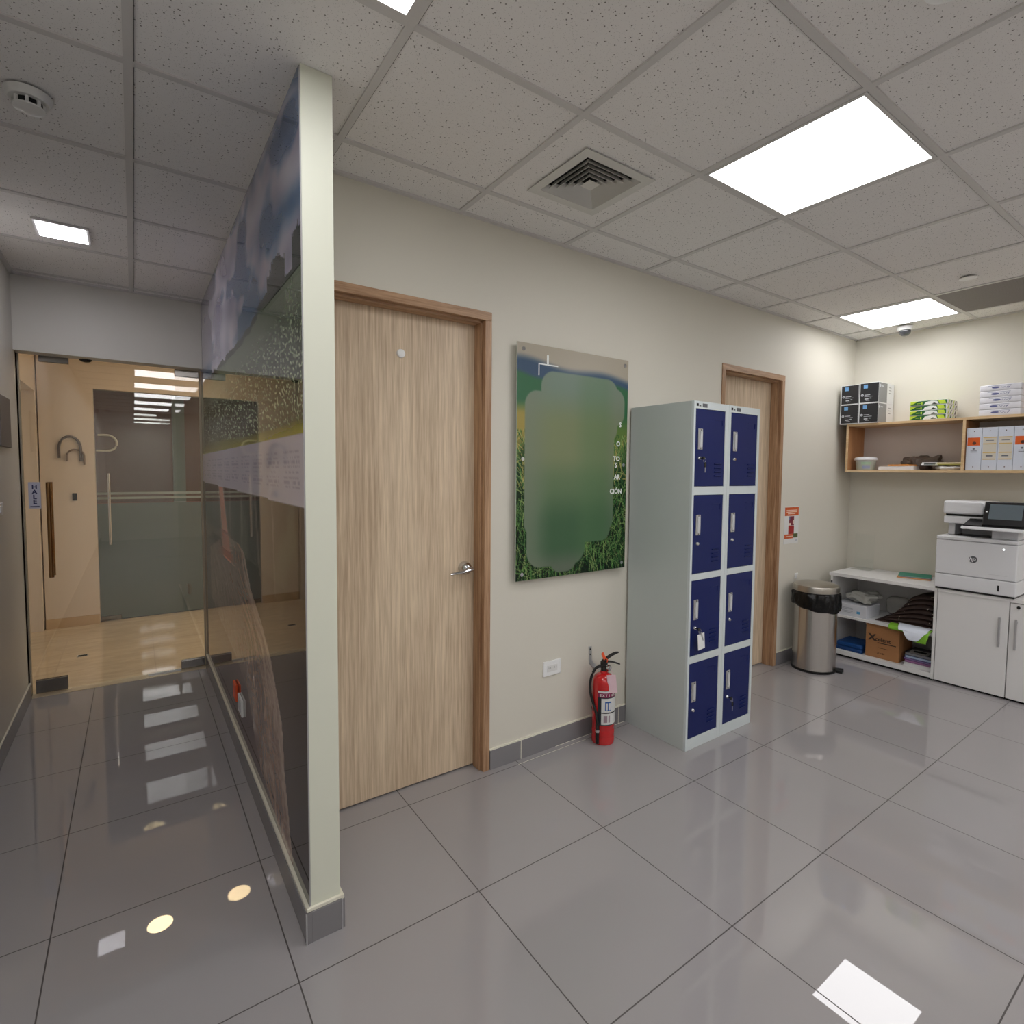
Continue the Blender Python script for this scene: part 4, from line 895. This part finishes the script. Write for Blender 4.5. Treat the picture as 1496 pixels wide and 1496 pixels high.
# ---- items on the cabinet top
def slabrot(m, cx, cy, w, d, z0, z1, ang, mi=0, bev=.0006): m.box(-w / 2, w / 2, -d / 2, d / 2, z0, z1, bev, mi, mx=Matrix.Translation((cx, cy, 0)) @ Matrix.Rotation(ang, 4, 'Z'))
zt = CZ + .0004
m = MB(); slabrot(m, 5.0, 1.660, .19, .215, zt, zt + .008, .24, 0, .002); tag(at(m.build('orange_folder', [mat('orange_card', (222, 160, 104), .6)]), (5.0, 1.66, zt)), 'orange folder under the teal notebook on the bookcase top', 'folder')
m = MB(); slabrot(m, 5.008, 1.655, .19, .205, zt + .0085, zt + .014, .32, 0, .001); tag(at(m.build('grey_folder', [mat('grey_blue_card', (120, 124, 140), .6)]), (5.0, 1.655, zt + .0085)), 'grey folder between the orange folder and the teal notebook', 'folder')
t = thing('teal_notebook', 'teal notebook topmost of the small pile on the bookcase left of the printer', 'notebook', (5.005, 1.66, zt + .0145))
m = MB(); slabrot(m, 5.005, 1.66, .192, .208, zt + .0175, zt + .0195, .28); part(m, 'cover', mat('teal_cover', (34, 138, 112), .5), t)
m = MB(); slabrot(m, 5.005, 1.66, .186, .202, zt + .0145, zt + .0174, .28); part(m, 'pages', mat('paper_blue_white', (206, 222, 220), .7), t)
t = thing('acrylic_stand', 'clear acrylic sign stand in the corner on the bookcase top', 'sign holder', (5.07, 2.09, zt))
m = MB(); m.box(5.075, 5.079, 1.985, 2.135, zt + .003, zt + .30, .0006); part(m, 'back_plate', M['clear'], t)
m = MB(); m.box(4.99, 5.13, 1.985, 2.135, zt, zt + .0028, .0006); part(m, 'foot', M['clear'], t)
m = MB(); m.box(5.068, 5.071, 1.985, 2.135, zt + .003, zt + .09, .0006); part(m, 'pocket', M['clear'], t)
m = MB()  # plastic sheet left of pocket
# ---- items inside the open bookcase
zs_ = .3424
t = thing('paper_box', 'white printed carton on the upper shelf of the open bookcase behind the bin', 'box', (4.83, 1.985, zs_))
m = MB(); m.box(4.712, 4.95, 1.878, 2.118, zs_, zs_ + .098, .002); part(m, 'carton', mat('white_carton', (212, 214, 220), .5), t)
m = MB()
for z in (.372, .383, .40, .408): m.box(4.7108, 4.7118, 1.98, 2.06, z, z + .003)
m.box(4.7106, 4.7118, 1.925, 1.95, .372, .392, mi=1); part(m, 'carton_print', [mat('grey_print', (150, 154, 166), .6), mat('sky_blue_print', (90, 160, 200), .5)], t)
plast = mat('crumpled_grey_plastic', (168, 168, 162), 0.15, coat=.5, bump=.4, bscale=25)
m = MB(); m.blob((4.87, 1.968, .488), .108, .108, .040, 3, .24, 20); tag(at(m.build('plastic_bag', plast, smooth=80), (4.87, 1.97, .441)), 'crumpled grey plastic bag lying on the white carton in the bookcase', 'plastic bag')
m = MB(); m.blob((5.095, 1.79, .412), .036, .09, .075, 8, .10, 10); tag(at(m.build('plastic_bag', mat('clear_wrap', (186, 184, 178), .2, bump=.4, bscale=25), smooth=80), (5.04, 1.82, zs_)), 'wrinkled pale plastic wrap behind the brown bags on the upper shelf', 'plastic bag')
# dark brown bags: folded cloth layers
brown = mat('dark_brown_fabric', (50, 32, 26), .65, bump=.5, bscale=35); cordm = mat('white_cord', (196, 184, 170), .6)
def bag_layer(y0, y1, x0, x1, zf, th, seed, label):
    """one folded drawstring bag, draped: upper surface height zf(y,x)"""
    n1, n2 = 36, 18; bm = bmesh.new(); top = []; bot = []
    for i in range(n1 + 1):
        y = y0 + (y1 - y0) * i / n1; rt, rb = [], []
        for j in range(n2 + 1):
            x = x0 + (x1 - x0) * j / n2 + .008 * noise.noise(Vector((y * 14, seed, 1)))
            w_ = .006 * noise.noise(Vector((x * 22, y * 22, seed))) + .0035 * noise.noise(Vector((x * 60, y * 30, seed)))
            h = zf(y, (x - x0) / (x1 - x0)); th = sp_(y) * .86; w_ *= .5; e = min(1, 6 * min(i / n1, 1 - i / n1) + .25) * min(1, 8 * min(j / n2, 1 - j / n2) + .3)
            rt.append(bm.verts.new((x, y, h + (th + w_) * e))); rb.append(bm.verts.new((x, y, h)))
        top.append(rt); bot.append(rb)
    for i in range(n1):
        for j in range(n2):
            bm.faces.new((top[i][j], top[i][j + 1], top[i + 1][j + 1], top[i + 1][j])); bm.faces.new((bot[i][j], bot[i + 1][j], bot[i + 1][j + 1], bot[i][j + 1]))
    for i in range(n1): bm.faces.new((top[i][0], top[i + 1][0], bot[i + 1][0], bot[i][0])); bm.faces.new((top[i][n2], bot[i][n2], bot[i + 1][n2], top[i + 1][n2]))
    for j in range(n2): bm.faces.new((top[0][j], bot[0][j], bot[0][j + 1], top[0][j + 1])); bm.faces.new((top[n1][j], top[n1][j + 1], bot[n1][j + 1], bot[n1][j]))
    bmesh.ops.recalc_face_normals(bm, faces=bm.faces)
    t = thing('drawstring_bag', label, 'bag', ((x0 + x1) / 2, (y0 + y1) / 2, zf((y0 + y1) / 2, .5)), 'folded brown bags on the bookcase shelf')
    m = MB(); m._merge(bm, 0); part(m, 'fabric', brown, t, 70)
    m = MB(); r_ = random.Random(seed)
    for q in range(3):
        y = r_.uniform(1.446, 1.50) if q < 2 else r_.uniform(1.63, 1.69); z = zf(y, 0) + sp_(y) * r_.uniform(.2, .9); dy, dz = r_.uniform(-.008, .008), r_.uniform(-.010, .006)
        m.tube([(x0 - .002, y, z), (x0 - .008, y + dy * .5, z + dz * .3), (x0 - .012, y + dy, z + dz)], .0024, n=6)
    part(m, 'cord_ends', cordm, t)
    return t
def sp_(y): return .0125 + .0235 * sst(1.86, 1.52, y)
def hf(k):
    def f_(y, u):
        r = sst(1.86, 1.52, y)   # higher towards the right
        return zs_ + .0006 + k * sp_(y)
    return f_
poss = ['lowest', 'second from bottom', 'third from bottom', 'fourth from bottom', 'fifth from bottom', 'sixth from bottom', 'topmost']
for k in range(7):
    bag_layer(1.442 + .004 * k, 1.835 - .032 * k, 4.730 + .012 * k + .03, 5.04, hf(k), .010 + .012, 11 + k, 'folded dark brown drawstring bag, %s of the pile in the bookcase' % poss[k])
t = thing('green_bag', 'lime green and white paper bag hanging over the front edge of the upper shelf', 'bag', (4.70, 1.56, .34))
def sheet(poly, fn, th=.0015, mi=0, n=10, m=None):
    pass
m = MB()
def strip(m, y0, y1, path, th, mi, seed, taper=0):
    """ribbon of cloth following path [(x,z)...] from y0 to y1"""
    b = bmesh.new(); n = 14; A = []; B = []
    pts = smoothp([(p[0], 0, p[1]) for p in path], 4)
    for i, p in enumerate(pts):
        s_ = i / (len(pts) - 1); ra, rb = [], []
        for j in range(n + 1):
            y = y0 + taper * s_ + (y1 - y0 - 2 * taper * s_) * j / n
            w_ = .006 * noise.noise(Vector((s_ * 5, y * 18, seed))); w_ = -abs(w_)
            ra.append(b.verts.new((p.x + w_, y + .004 * noise.noise(Vector((s_ * 7, seed, j))), p.z + abs(w_) * .5))); rb.append(b.verts.new((p.x + w_ - th, y, p.z + abs(w_) * .5 + th)))
        A.append(ra); B.append(rb)
    for i in range(len(pts) - 1):
        for j in range(n): b.faces.new((A[i][j], A[i][j + 1], A[i + 1][j + 1], A[i + 1][j])); b.faces.new((B[i][j], B[i + 1][j], B[i + 1][j + 1], B[i][j + 1]))
    for i in range(len(pts) - 1): b.faces.new((A[i][0], A[i + 1][0], B[i + 1][0], B[i][0])); b.faces.new((A[i][n], B[i][n], B[i + 1][n], A[i + 1][n]))
    for j in range(n): b.faces.new((A[0][j], B[0][j], B[0][j + 1], A[0][j + 1])); b.faces.new((A[-1][j], A[-1][j + 1], B[-1][j + 1], B[-1][j]))
    bmesh.ops.recalc_face_normals(b, faces=b.faces); m._merge(b, mi)
strip(m, 1.435, 1.720, [(4.752, .352), (4.720, .3475), (4.688, .3455), (4.672, .335), (4.668, .318)], .002, 0, 5, taper=.02)
strip(m, 1.435, 1.55, [(4.70, .355), (4.67, .335), (4.655, .300), (4.652, .262)], .002, 0, 6, taper=.02)
part(m, 'green_fabric', mat('lime_green_bag', (122, 178, 44), .5, var=.2, vscale=20), t, 70)
m = MB(); strip(m, 1.437, 1.660, [(4.750, .362), (4.712, .360), (4.672, .349), (4.652, .330)], .0015, 0, 9, taper=.03)
strip(m, 1.45, 1.62, [(4.676, .346), (4.650, .325), (4.640, .292), (4.637, .272)], .0015, 0, 10, taper=.06)
part(m, 'white_sheet', mat('bluish_white_paper', (214, 220, 232), .6), t, 70)

zb = .0524
t = thing('cardboard_box', 'brown cardboard box printed Xcelent on the lower shelf of the open bookcase', 'box', (4.86, 1.76, zb))
y0, y1, z1 = 1.648, 1.882, .300
m = MB(); m.box(4.728, 4.99, y0, y1, zb, z1, .003); m.prism([(y1, .3), (y1, .318), (y0 + .03, .318), (y0 + .005, .3)], 4.7255, 4.7275, ax=0); part(m, 'carton', M['card'], t)
m = MB(); xx = 4.7268
add_text(m, 'X', .068, face_x(xx, y1 - .022, .188), 0, bold=.003); add_text(m, 'celent', .044, face_x(xx, y1 - .068, .188), 0, bold=.0008)
m.box(xx - .0004, xx, y0 + .02, y1 - .085, .172, .179); m.box(xx - .0004, xx, y0 + .07, y0 + .145, .135, .138); add_text(m, '21 x 24', .018, face_x(xx, y0 + .15, .088), 0)
part(m, 'printed_lettering', M['carddk'], t)
m = MB(); m.box(4.72, 4.95, 1.902, 2.10, zb, zb + .030, .006); t1 = tag(at(m.build('blue_folder', mat('dark_blue_plastic', (18, 62, 118), .4)), (4.83, 2.0, zb)), 'dark blue folder lying on the lower shelf behind the bin', 'folder')
m = MB(); m.box(4.725, 4.95, 1.905, 2.10, zb + .0304, zb + .066, .010, mx=None); t1 = tag(at(m.build('blue_folder', mat('blue_binder_vinyl', (20, 70, 132), .35)), (4.83, 2.0, zb + .03)), 'thick blue binder on top of the blue folder on the lower shelf', 'folder')
bk = [('white_booklet', (222, 222, 224), .024, 'white booklet at the bottom of the pile on the lower shelf', 0, 0),
      ('magenta_booklet', (120, 26, 110), .018, 'purple booklet in the pile on the lower shelf', .01, .03),
      ('violet_booklet', (70, 30, 110), .014, 'dark violet booklet in the pile on the lower shelf', .004, -.05),
      ('pale_blue_booklet', (130, 156, 196), .016, 'pale blue booklet in the pile on the lower shelf', .012, .05),
      ('dark_booklet', (30, 30, 36), .022, 'black booklet with grey cover picture topmost of the lower shelf pile', .02, 0)]
z = zb
for nm, col, h, lb, dx, an in bk:
    t = thing(nm, lb, 'booklet', (4.84, 1.535, z))
    m = MB(); slabrot(m, 4.835 + dx, 1.528, .20, .172, z + .002, z + h - .002, an); part(m, 'pages', mat(nm + '_pages', tuple(min(255, int(c_ * .5 + 110)) for c_ in col), .7), t)
    m = MB(); slabrot(m, 4.835 + dx, 1.530, .206, .178, z + h - .0018, z + h, an); slabrot(m, 4.835 + dx, 1.530, .206, .178, z, z + .0018, an); part(m, 'cover', mat(nm + '_cover', col, .4), t)
    if nm == 'dark_booklet':
        m = MB(); slabrot(m, 4.815, 1.54, .11, .12, z + h + .0002, z + h + .0006, .1); slabrot(m, 4.82, 1.54, .05, .08, z + h + .0008, z + h + .0012, .1, 1); part(m, 'cover_picture', [mat('picture_grey', (170, 170, 166), .5), M['dark']], t)
    z += h + .0004

# ============================================================ WALL SHELF
SX0, SX1, SZ0, SZ1 = 4.880, 5.1795, 1.513, 1.912
t = thing('wall_shelf', 'pale wooden box shelf mounted on the right wall above the printer', 'shelf', (5.03, 1.3, SZ0))
yL, yR = 2.158, .35
m = MB(); m.box(SX0, SX1, yR, yL, SZ1 - .018, SZ1, .0008); part(m, 'top_board', M['birch'], t)
m = MB(); m.box(SX0, SX1, yR, yL, SZ0, SZ0 + .018, .0008); part(m, 'bottom_board', M['birch'], t)
for a in (yL - .018, 1.352, yR):
    m = MB(); m.box(SX0, SX1 - .006, a, a + .018, SZ0 + .0185, SZ1 - .0185, .0006); part(m, 'divider', M['birchin'], t)
    m = MB(); m.box(SX0 - .0008, SX0 - .0001, a, a + .018, SZ0 + .0185, SZ1 - .0185); part(m, 'edge_band', M['birch'], t)
m = MB(); m.box(SX1 - .005, SX1 - .0005, yR, yL, SZ0 + .0185, SZ1 - .0185); part(m, 'back_panel', M['shelfback'], t)

# toner boxes ------------------------------------------------------
tb_mats = [mat('toner_black_print', (34, 34, 38), .4), mat('toner_white_edge', (224, 226, 228), .5), mat('toner_silver_side', (128, 130, 132), .35), mat('toner_blue_square', (110, 160, 210), .5), mat('toner_pale_print', (196, 200, 206), .5)]
def toner(y1, z0, label, side, w=.140, h=.160):
    x0, x1 = 4.862, 5.15; y0 = y1 - w; t = thing('toner_box', label, 'box', ((x0 + x1) / 2, (y0 + y1) / 2, z0), 'black toner cartridge boxes on the wall shelf')
    m = MB(); m.box(x0, x1, y0, y1, z0, z0 + h, .002, 1); part(m, 'carton', tb_mats, t)
    m = MB(); m.box(x0 - .0007, x0 - .0001, y0 + .001, y1 - .008, z0 + .006, z0 + h - .004, 0, 0)
    yy_, xx_ = y1 - .030, x0 - .0011
    m.box(xx_, xx_ + .0003, yy_ - .032, yy_ - .002, z0 + h - .045, z0 + h - .015, 0, 3)
    m.cyl((xx_, yy_ + .006, z0 + .066), (xx_ + .0003, yy_ + .006, z0 + .066), .010, n=20, mi=4)
    add_text(m, 'hp', .012, face_x(xx_ - .0003, yy_ + .012, z0 + .062), 0, shear=.3)
    for a, b, c_, d_ in ((.010, .052, .064, .069), (.010, .070, .052, .055), (.012, .040, .030, .038), (.048, .062, .036, .042), (.02, .05, .020, .023)):
        m.box(xx_, xx_ + .0003, yy_ - b, yy_ - a, z0 + c_, z0 + d_, 0, 4)
    part(m, 'front_print', tb_mats, t)
    m = MB(); m.box(x0 + .001, x0 + .155, y0 - .0007, y0 - .0001, z0 + .004, z0 + h - .004, 0, 2)
    m.cyl((x0 + .022, y0 - .0008, z0 + h - .03), (x0 + .022, y0 - .0012, z0 + h - .03), .013, n=20, mi=4); m.box(x0 + .045, x0 + .085, y0 - .0012, y0 - .0008, z0 + h - .035, z0 + h - .026, 0, 4)
    for k in range(3): m.box(x0 + .19, x0 + .23, y0 - .0012, y0 - .0006, z0 + h - .035 - k * .022, z0 + h - .030 - k * .022, 0, 2)
    part(m, 'side_print', tb_mats, t)
zt = SZ1 + .0005
toner(2.208, zt, 'black toner box on the shelf, lower left of the four', 0)
toner(2.208, zt + .1605, 'black toner box on the shelf, upper left of the four', 0)
toner(2.064, zt, 'black toner box on the shelf, lower right of the four', 1, w=.144)
toner(2.064, zt + .1605, 'black toner box on the shelf, upper right of the four', 1, w=.144, h=.164)
# reams -------------------------------------------------------------
gm = [mat('ream_green', (24, 92, 40), .45), mat('ream_lime', (190, 214, 62), .45), mat('ream_white', (230, 232, 228), .5), mat('ream_darkgreen', (14, 40, 22), .45)]
names4 = ['lowest', 'second from bottom', 'third from bottom', 'topmost']
for k in range(4):
    z0 = zt + k * .0365; dx = (.004, 0, .006, .002)[k]; an = (.0, .02, -.015, .03)[k]
    x0, x1, y0, y1 = 4.900 + dx, 5.13, 1.475, 1.715
    t = thing('paper_ream', 'green and lime wrapped paper ream, %s of the pile of four' % names4[k], 'paper ream', (5.01, 1.59, z0), 'green paper reams on the wall shelf')
    Mx = Matrix.Translation((5.01, 1.595, z0)) @ Matrix.Rotation(an, 4, 'Z')
    a, b = (y1 - y0) / 2, (x1 - x0) / 2
    m = MB(); m.box(-b, b, -a, a, 0, .036, .005, 2, mx=Mx); o = part(m, 'wrapped_block', gm, t)
    m = MB(); F0 = -b - .0008; F1 = -b - .0001
    m.box(F0, F1, -a + .006, a - .004, .003, .033, 0, 0, mx=Mx)
    m.prism([(a - .004, .004), (a - .004, .033), (a - .055, .033)], F0 - .0004, F0 - .0001, ax=0, mi=1, mx=Mx)
    m.prism([(.03, .003), (.016, .024), (-.02, .031), (-.055, .026), (-.065, .003)], F0 - .0004, F0 - .0001, ax=0, mi=2, mx=Mx)
    m.prism([(-.02, .004), (-.035, .016), (-.06, .004)], F0 - .0008, F0 - .0005, ax=0, mi=3, mx=Mx)
    m.prism([(-.07, .004), (-.06, .030), (-.10, .030), (-.11, .004)], F0 - .0004, F0 - .0001, ax=0, mi=1, mx=Mx)
    m.box(F0 - .0004, F0 - .0001, .05, .075, .014, .017, 0, 1, mx=Mx); m.box(F0 - .0004, F0 - .0001, .038, .046, .008, .024, 0, 1, mx=Mx)
    for q in range(4): m.prism([(-b + .01 + q * .05, .004), (-b + .035 + q * .05, .032), (-b + .05 + q * .05, .032), (-b + .03 + q * .05, .004)], -a - .0007, -a - .0001, ax=1, mi=(1, 0, 1, 3)[q], mx=Mx)
    part(m, 'wrapper_print', gm, t)
    if k == 3:
        m = MB(); m.box(-b + .004, b - .004, -a + .004, a - .004, .0362, .0366, 0, 1, mx=Mx); m.box(-.02, .08, -.07, .06, .0368, .0372, 0, 2, mx=Mx); part(m, 'top_print', gm, t)
wm = [mat('ream_wrap_white', (226, 226, 232), .35, bump=.25, bscale=40), mat('ream_blue_print', (92, 98, 146), .5)]
names5 = ['lowest', 'second from bottom', 'middle', 'second from top', 'topmost']
for k in range(5):
    z0 = zt + k * .0428; x0, x1, y0, y1 = 4.895, 5.12, 1.062, 1.288
    t = thing('paper_ream', 'white wrapped paper ream with blue script, %s of the pile of five' % names5[k], 'paper ream', (5.0, 1.17, z0), 'white paper reams on the wall shelf')
    m = MB(); m.box(x0, x1, y0, y1, z0, z0 + .0423, .006, 0, seg=3); part(m, 'wrapped_block', wm, t, 50)
    m = MB(); X = x0 - .0007; s_ = (0, .008, -.006, .004, .002)[k]
    m.box(X, X + .0006, 1.115 + s_, 1.240 + s_, z0 + .033, z0 + .0348, 0, 1)
    m.prism([(1.198 + s_ + .022 * math.cos(q), z0 + .022 + .007 * math.sin(q)) for q in [2 * PI * i / 20 for i in range(20)]], X, X + .0006, ax=0, mi=1)
    m.tube([(X, 1.170 + s_ - i * .0042, z0 + .020 + .0045 * math.sin(i * 1.7) + (.004 if i > 8 else 0)) for i in range(13)], .0011, n=6, mi=1)
    m.tube([(X, 1.122 + s_, z0 + .030), (X, 1.125 + s_, z0 + .020), (X, 1.135 + s_, z0 + .010)], .0013, n=6, mi=1)
    part(m, 'script_print', wm, t)
# binders -------------------------------------------------------------
bmats = [mat('binder_pale_grey', (206, 212, 224), .4), mat('binder_orange', (214, 94, 28), .5), mat('binder_dark', (72, 40, 30), .5), mat('binder_kraft', (206, 176, 110), .5), mat('binder_cream', (206, 200, 186), .6), mat('binder_ink', (110, 112, 120), .5)]
zf = SZ0 + .0185
ypos = [(1.347, .087, 0), (1.258, .085, 1), (1.171, .083, 1), (1.086, .086, 0), (.998, .086, 0), (.910, .086, 1)]
bl = ['leftmost in the row beside the divider', 'second in the row, kraft striped label', 'third in the row, kraft striped label', 'fourth in the row, orange label beside the kraft ones', 'fifth in the row, cut by the photo edge', 'sixth in the row, past the photo edge']
for i, (y1, w_, ty) in enumerate(ypos):
    y0 = y1 - w_; h = .300; x0 = 4.893
    t = thing('ring_binder', 'pale grey ring binder, %s' % bl[i], 'binder', (5.0, (y0 + y1) / 2, zf), 'ring binders on the wall shelf')
    m = MB(); m.box(x0, x0 + .003, y0, y1, zf, zf + h, .001, 0); m.box(x0 + .003, 5.165, y0, y0 + .003, zf, zf + h, 0, 0); m.box(x0 + .003, 5.165, y1 - .003, y1, zf, zf + h, 0, 0); part(m, 'cover', bmats, t)
    m = MB(); m.box(x0 + .01, 5.15, y0 + .004, y1 - .004, zf + .004, zf + h - .02, 0, 4); part(m, 'papers', bmats, t)
    m = MB(); X = x0 - .0006; c_ = (y0 + y1) / 2
    for z in (zf + .024, zf + h - .024):
        q_ = MB(); q_.cyl((X, c_, z), (X + .0005, c_, z), .0035, n=12, mi=2); part(q_, 'rivet', bmats, t)
    if ty == 0:
        m.box(X, X + .0005, y0 + .010, y1 - .006, zf + .175, zf + .232, 0, 1); m.cyl((X - .0004, c_ - .002, zf + .192), (X, c_ - .002, zf + .192), .011, n=16, mi=2)
        m.cyl((X, c_, zf + .152), (X + .0005, c_, zf + .152), .007, n=12, mi=5); m.box(X, X + .0005, c_ - .018, c_ + .018, zf + .135, zf + .139, 0, 5); m.box(X, X + .0005, c_ - .018, c_ + .018, zf + .126, zf + .130, 0, 5)
    else:
        m.box(X, X + .0005, y0 + .006, y1 - .006, zf + .08, zf + .232, 0, 4)
        for z in (.226, .182, .120, .074): m.box(X - .0004, X, y0 + .006, y1 - .006, zf + z, zf + z + .007, 0, 3)
        m.box(X - .0004, X, c_ - .022, c_ + .022, zf + .206, zf + .211, 0, 5); m.box(X - .0004, X, c_ - .018, c_ + .018, zf + .096, zf + .106, 0, 5)
    part(m, 'spine_label', bmats, t)
# tub -----------------------------------------------------------------
t = thing('plastic_tub', 'lidded translucent plastic tub at the left end of the wall shelf', 'tub', (4.97, 2.03, zf))
bq = mat('milky_plastic', (186, 194, 186), .3)
m = MB(); m.lathe([(0, 0), (.062, 0), (.066, .004), (.074, .078), (0, .078)], c=(4.965, 2.035, zf + .0004), n=40); part(m, 'body', bq, t, 40)
m = MB(); m.lathe([(.078, .0785), (.084, .082), (.084, .094), (.076, .104), (.05, .108), (0, .108), (0, .0785), (.078, .0785)], c=(4.965, 2.035, zf + .0004), n=40); part(m, 'lid', mat('tub_lid', (216, 216, 218), .35), t, 40)
m = MB(); a0 = math.radians(205)
for q, (da, z0_, z1_, mi_) in enumerate(((.5, .046, .066, 0), (.4, .012, .034, 1))):
    b = bmesh.new(); vs = []
    for i in range(9):
        a = a0 - da + 2 * da * i / 8
        vs.append((b.verts.new((4.965 + (.0672 + z0_ * .1) * math.cos(a), 2.035 + (.0672 + z0_ * .1) * math.sin(a), zf + z0_)), b.verts.new((4.965 + (.0672 + z1_ * .1) * math.cos(a), 2.035 + (.0672 + z1_ * .1) * math.sin(a), zf + z1_))))
    for A, B in zip(vs, vs[1:]): b.faces.new((A[0], B[0], B[1], A[1]))
    bmesh.ops.solidify(b, geom=b.faces[:], thickness=.0004); m._merge(b, mi_)
part(m, 'sticker', [mat('sticker_green', (176, 204, 176), .5), mat('sticker_blue', (150, 160, 190), .5)], t)
# clutter in the left bay ------------------------------------------------
t = thing('paper_stack', 'thick white book lying flat at the front of the left shelf bay', 'book', (4.98, 1.83, zf))
m = MB(); slabrot(m, 4.985, 1.79, .16, .25, zf + .0004, zf + .030, -.05, 0, .002); part(m, 'pages', mat('book_pages_white', (226, 224, 226), .7), t)
m = MB(); slabrot(m, 4.986, 1.79, .164, .254, zf + .0304, zf + .0324, -.05); part(m, 'cover', mat('book_cream_cover', (216, 196, 170), .6), t)
m = MB(); slabrot(m, 4.985, 1.775, .13, .15, zf + .033, zf + .044, -.12, 0, .002); tag(at(m.build('orange_envelope', mat('orange_paper', (226, 142, 44), .6)), (4.985, 1.775, zf + .033)), 'orange paper packet on the white book in the shelf bay', 'envelope')
m = MB(); m.blob((4.965, 1.612, zf + .0215), .05, .034, .026, 5, .12, 18); tag(at(m.build('dark_pouch', mat('dark_brown_pouch', (52, 38, 34), .5, bump=.3, bscale=40), smooth=80), (4.95, 1.64, zf)), 'dark brown pouch between the white book and the plastic bags', 'pouch')
m = MB(); m.blob((5.118, 1.66, zf + .052), .030, .13, .055, 9, .32, 22); tag(at(m.build('smoky_plastic_bag', mat('smoky_plastic', (112, 100, 92), .25, bump=.5, bscale=30), smooth=80), (5.09, 1.69, zf)), 'crumpled smoky brown plastic bag at the back of the left shelf bay', 'plastic bag')
m = MB(); m.blob((4.99, 1.465, zf + .014), .085, .084, .0165, 12, .10, 22); tag(at(m.build('clear_plastic_packet', mat('clear_packet', (190, 188, 184), .15, bump=.5, bscale=45), smooth=80), (4.99, 1.47, zf)), 'shiny clear plastic packet against the shelf divider', 'packet')
m = MB(); slabrot(m, 5.005, 1.47, .17, .18, zf + .034, zf + .046, .04, 0, .002); tag(at(m.build('olive_folder', mat('olive_card', (150, 146, 70), .6)), (5.0, 1.47, zf + .034)), 'olive folder lying on the clear packet beside the shelf divider', 'folder')
m = MB(); slabrot(m, 5.01, 1.455, .17, .16, zf + .0464, zf + .058, .10, 0, .002); tag(at(m.build('cream_folder', mat('cream_card', (222, 210, 168), .6)), (5.0, 1.455, zf + .0464)), 'cream folder topmost of the folders by the shelf divider', 'folder')
t = thing('photo_card', 'small white bordered dark picture card leaning on the folders', 'card', (4.93, 1.57, zf + .04))
mx = Matrix.Translation((4.93, 1.575, zf + .047)) @ Matrix.Rotation(.25, 4, 'Z') @ Matrix.Rotation(-.25, 4, 'Y')
m = MB(); m.box(-.05, .05, -.05, .05, 0, .0015, mx=mx); part(m, 'card', M['white'], t)
m = MB(); m.box(-.035, .03, -.035, .035, .0016, .0022, mx=mx); part(m, 'picture', mat('card_picture', (70, 84, 86), .4), t)
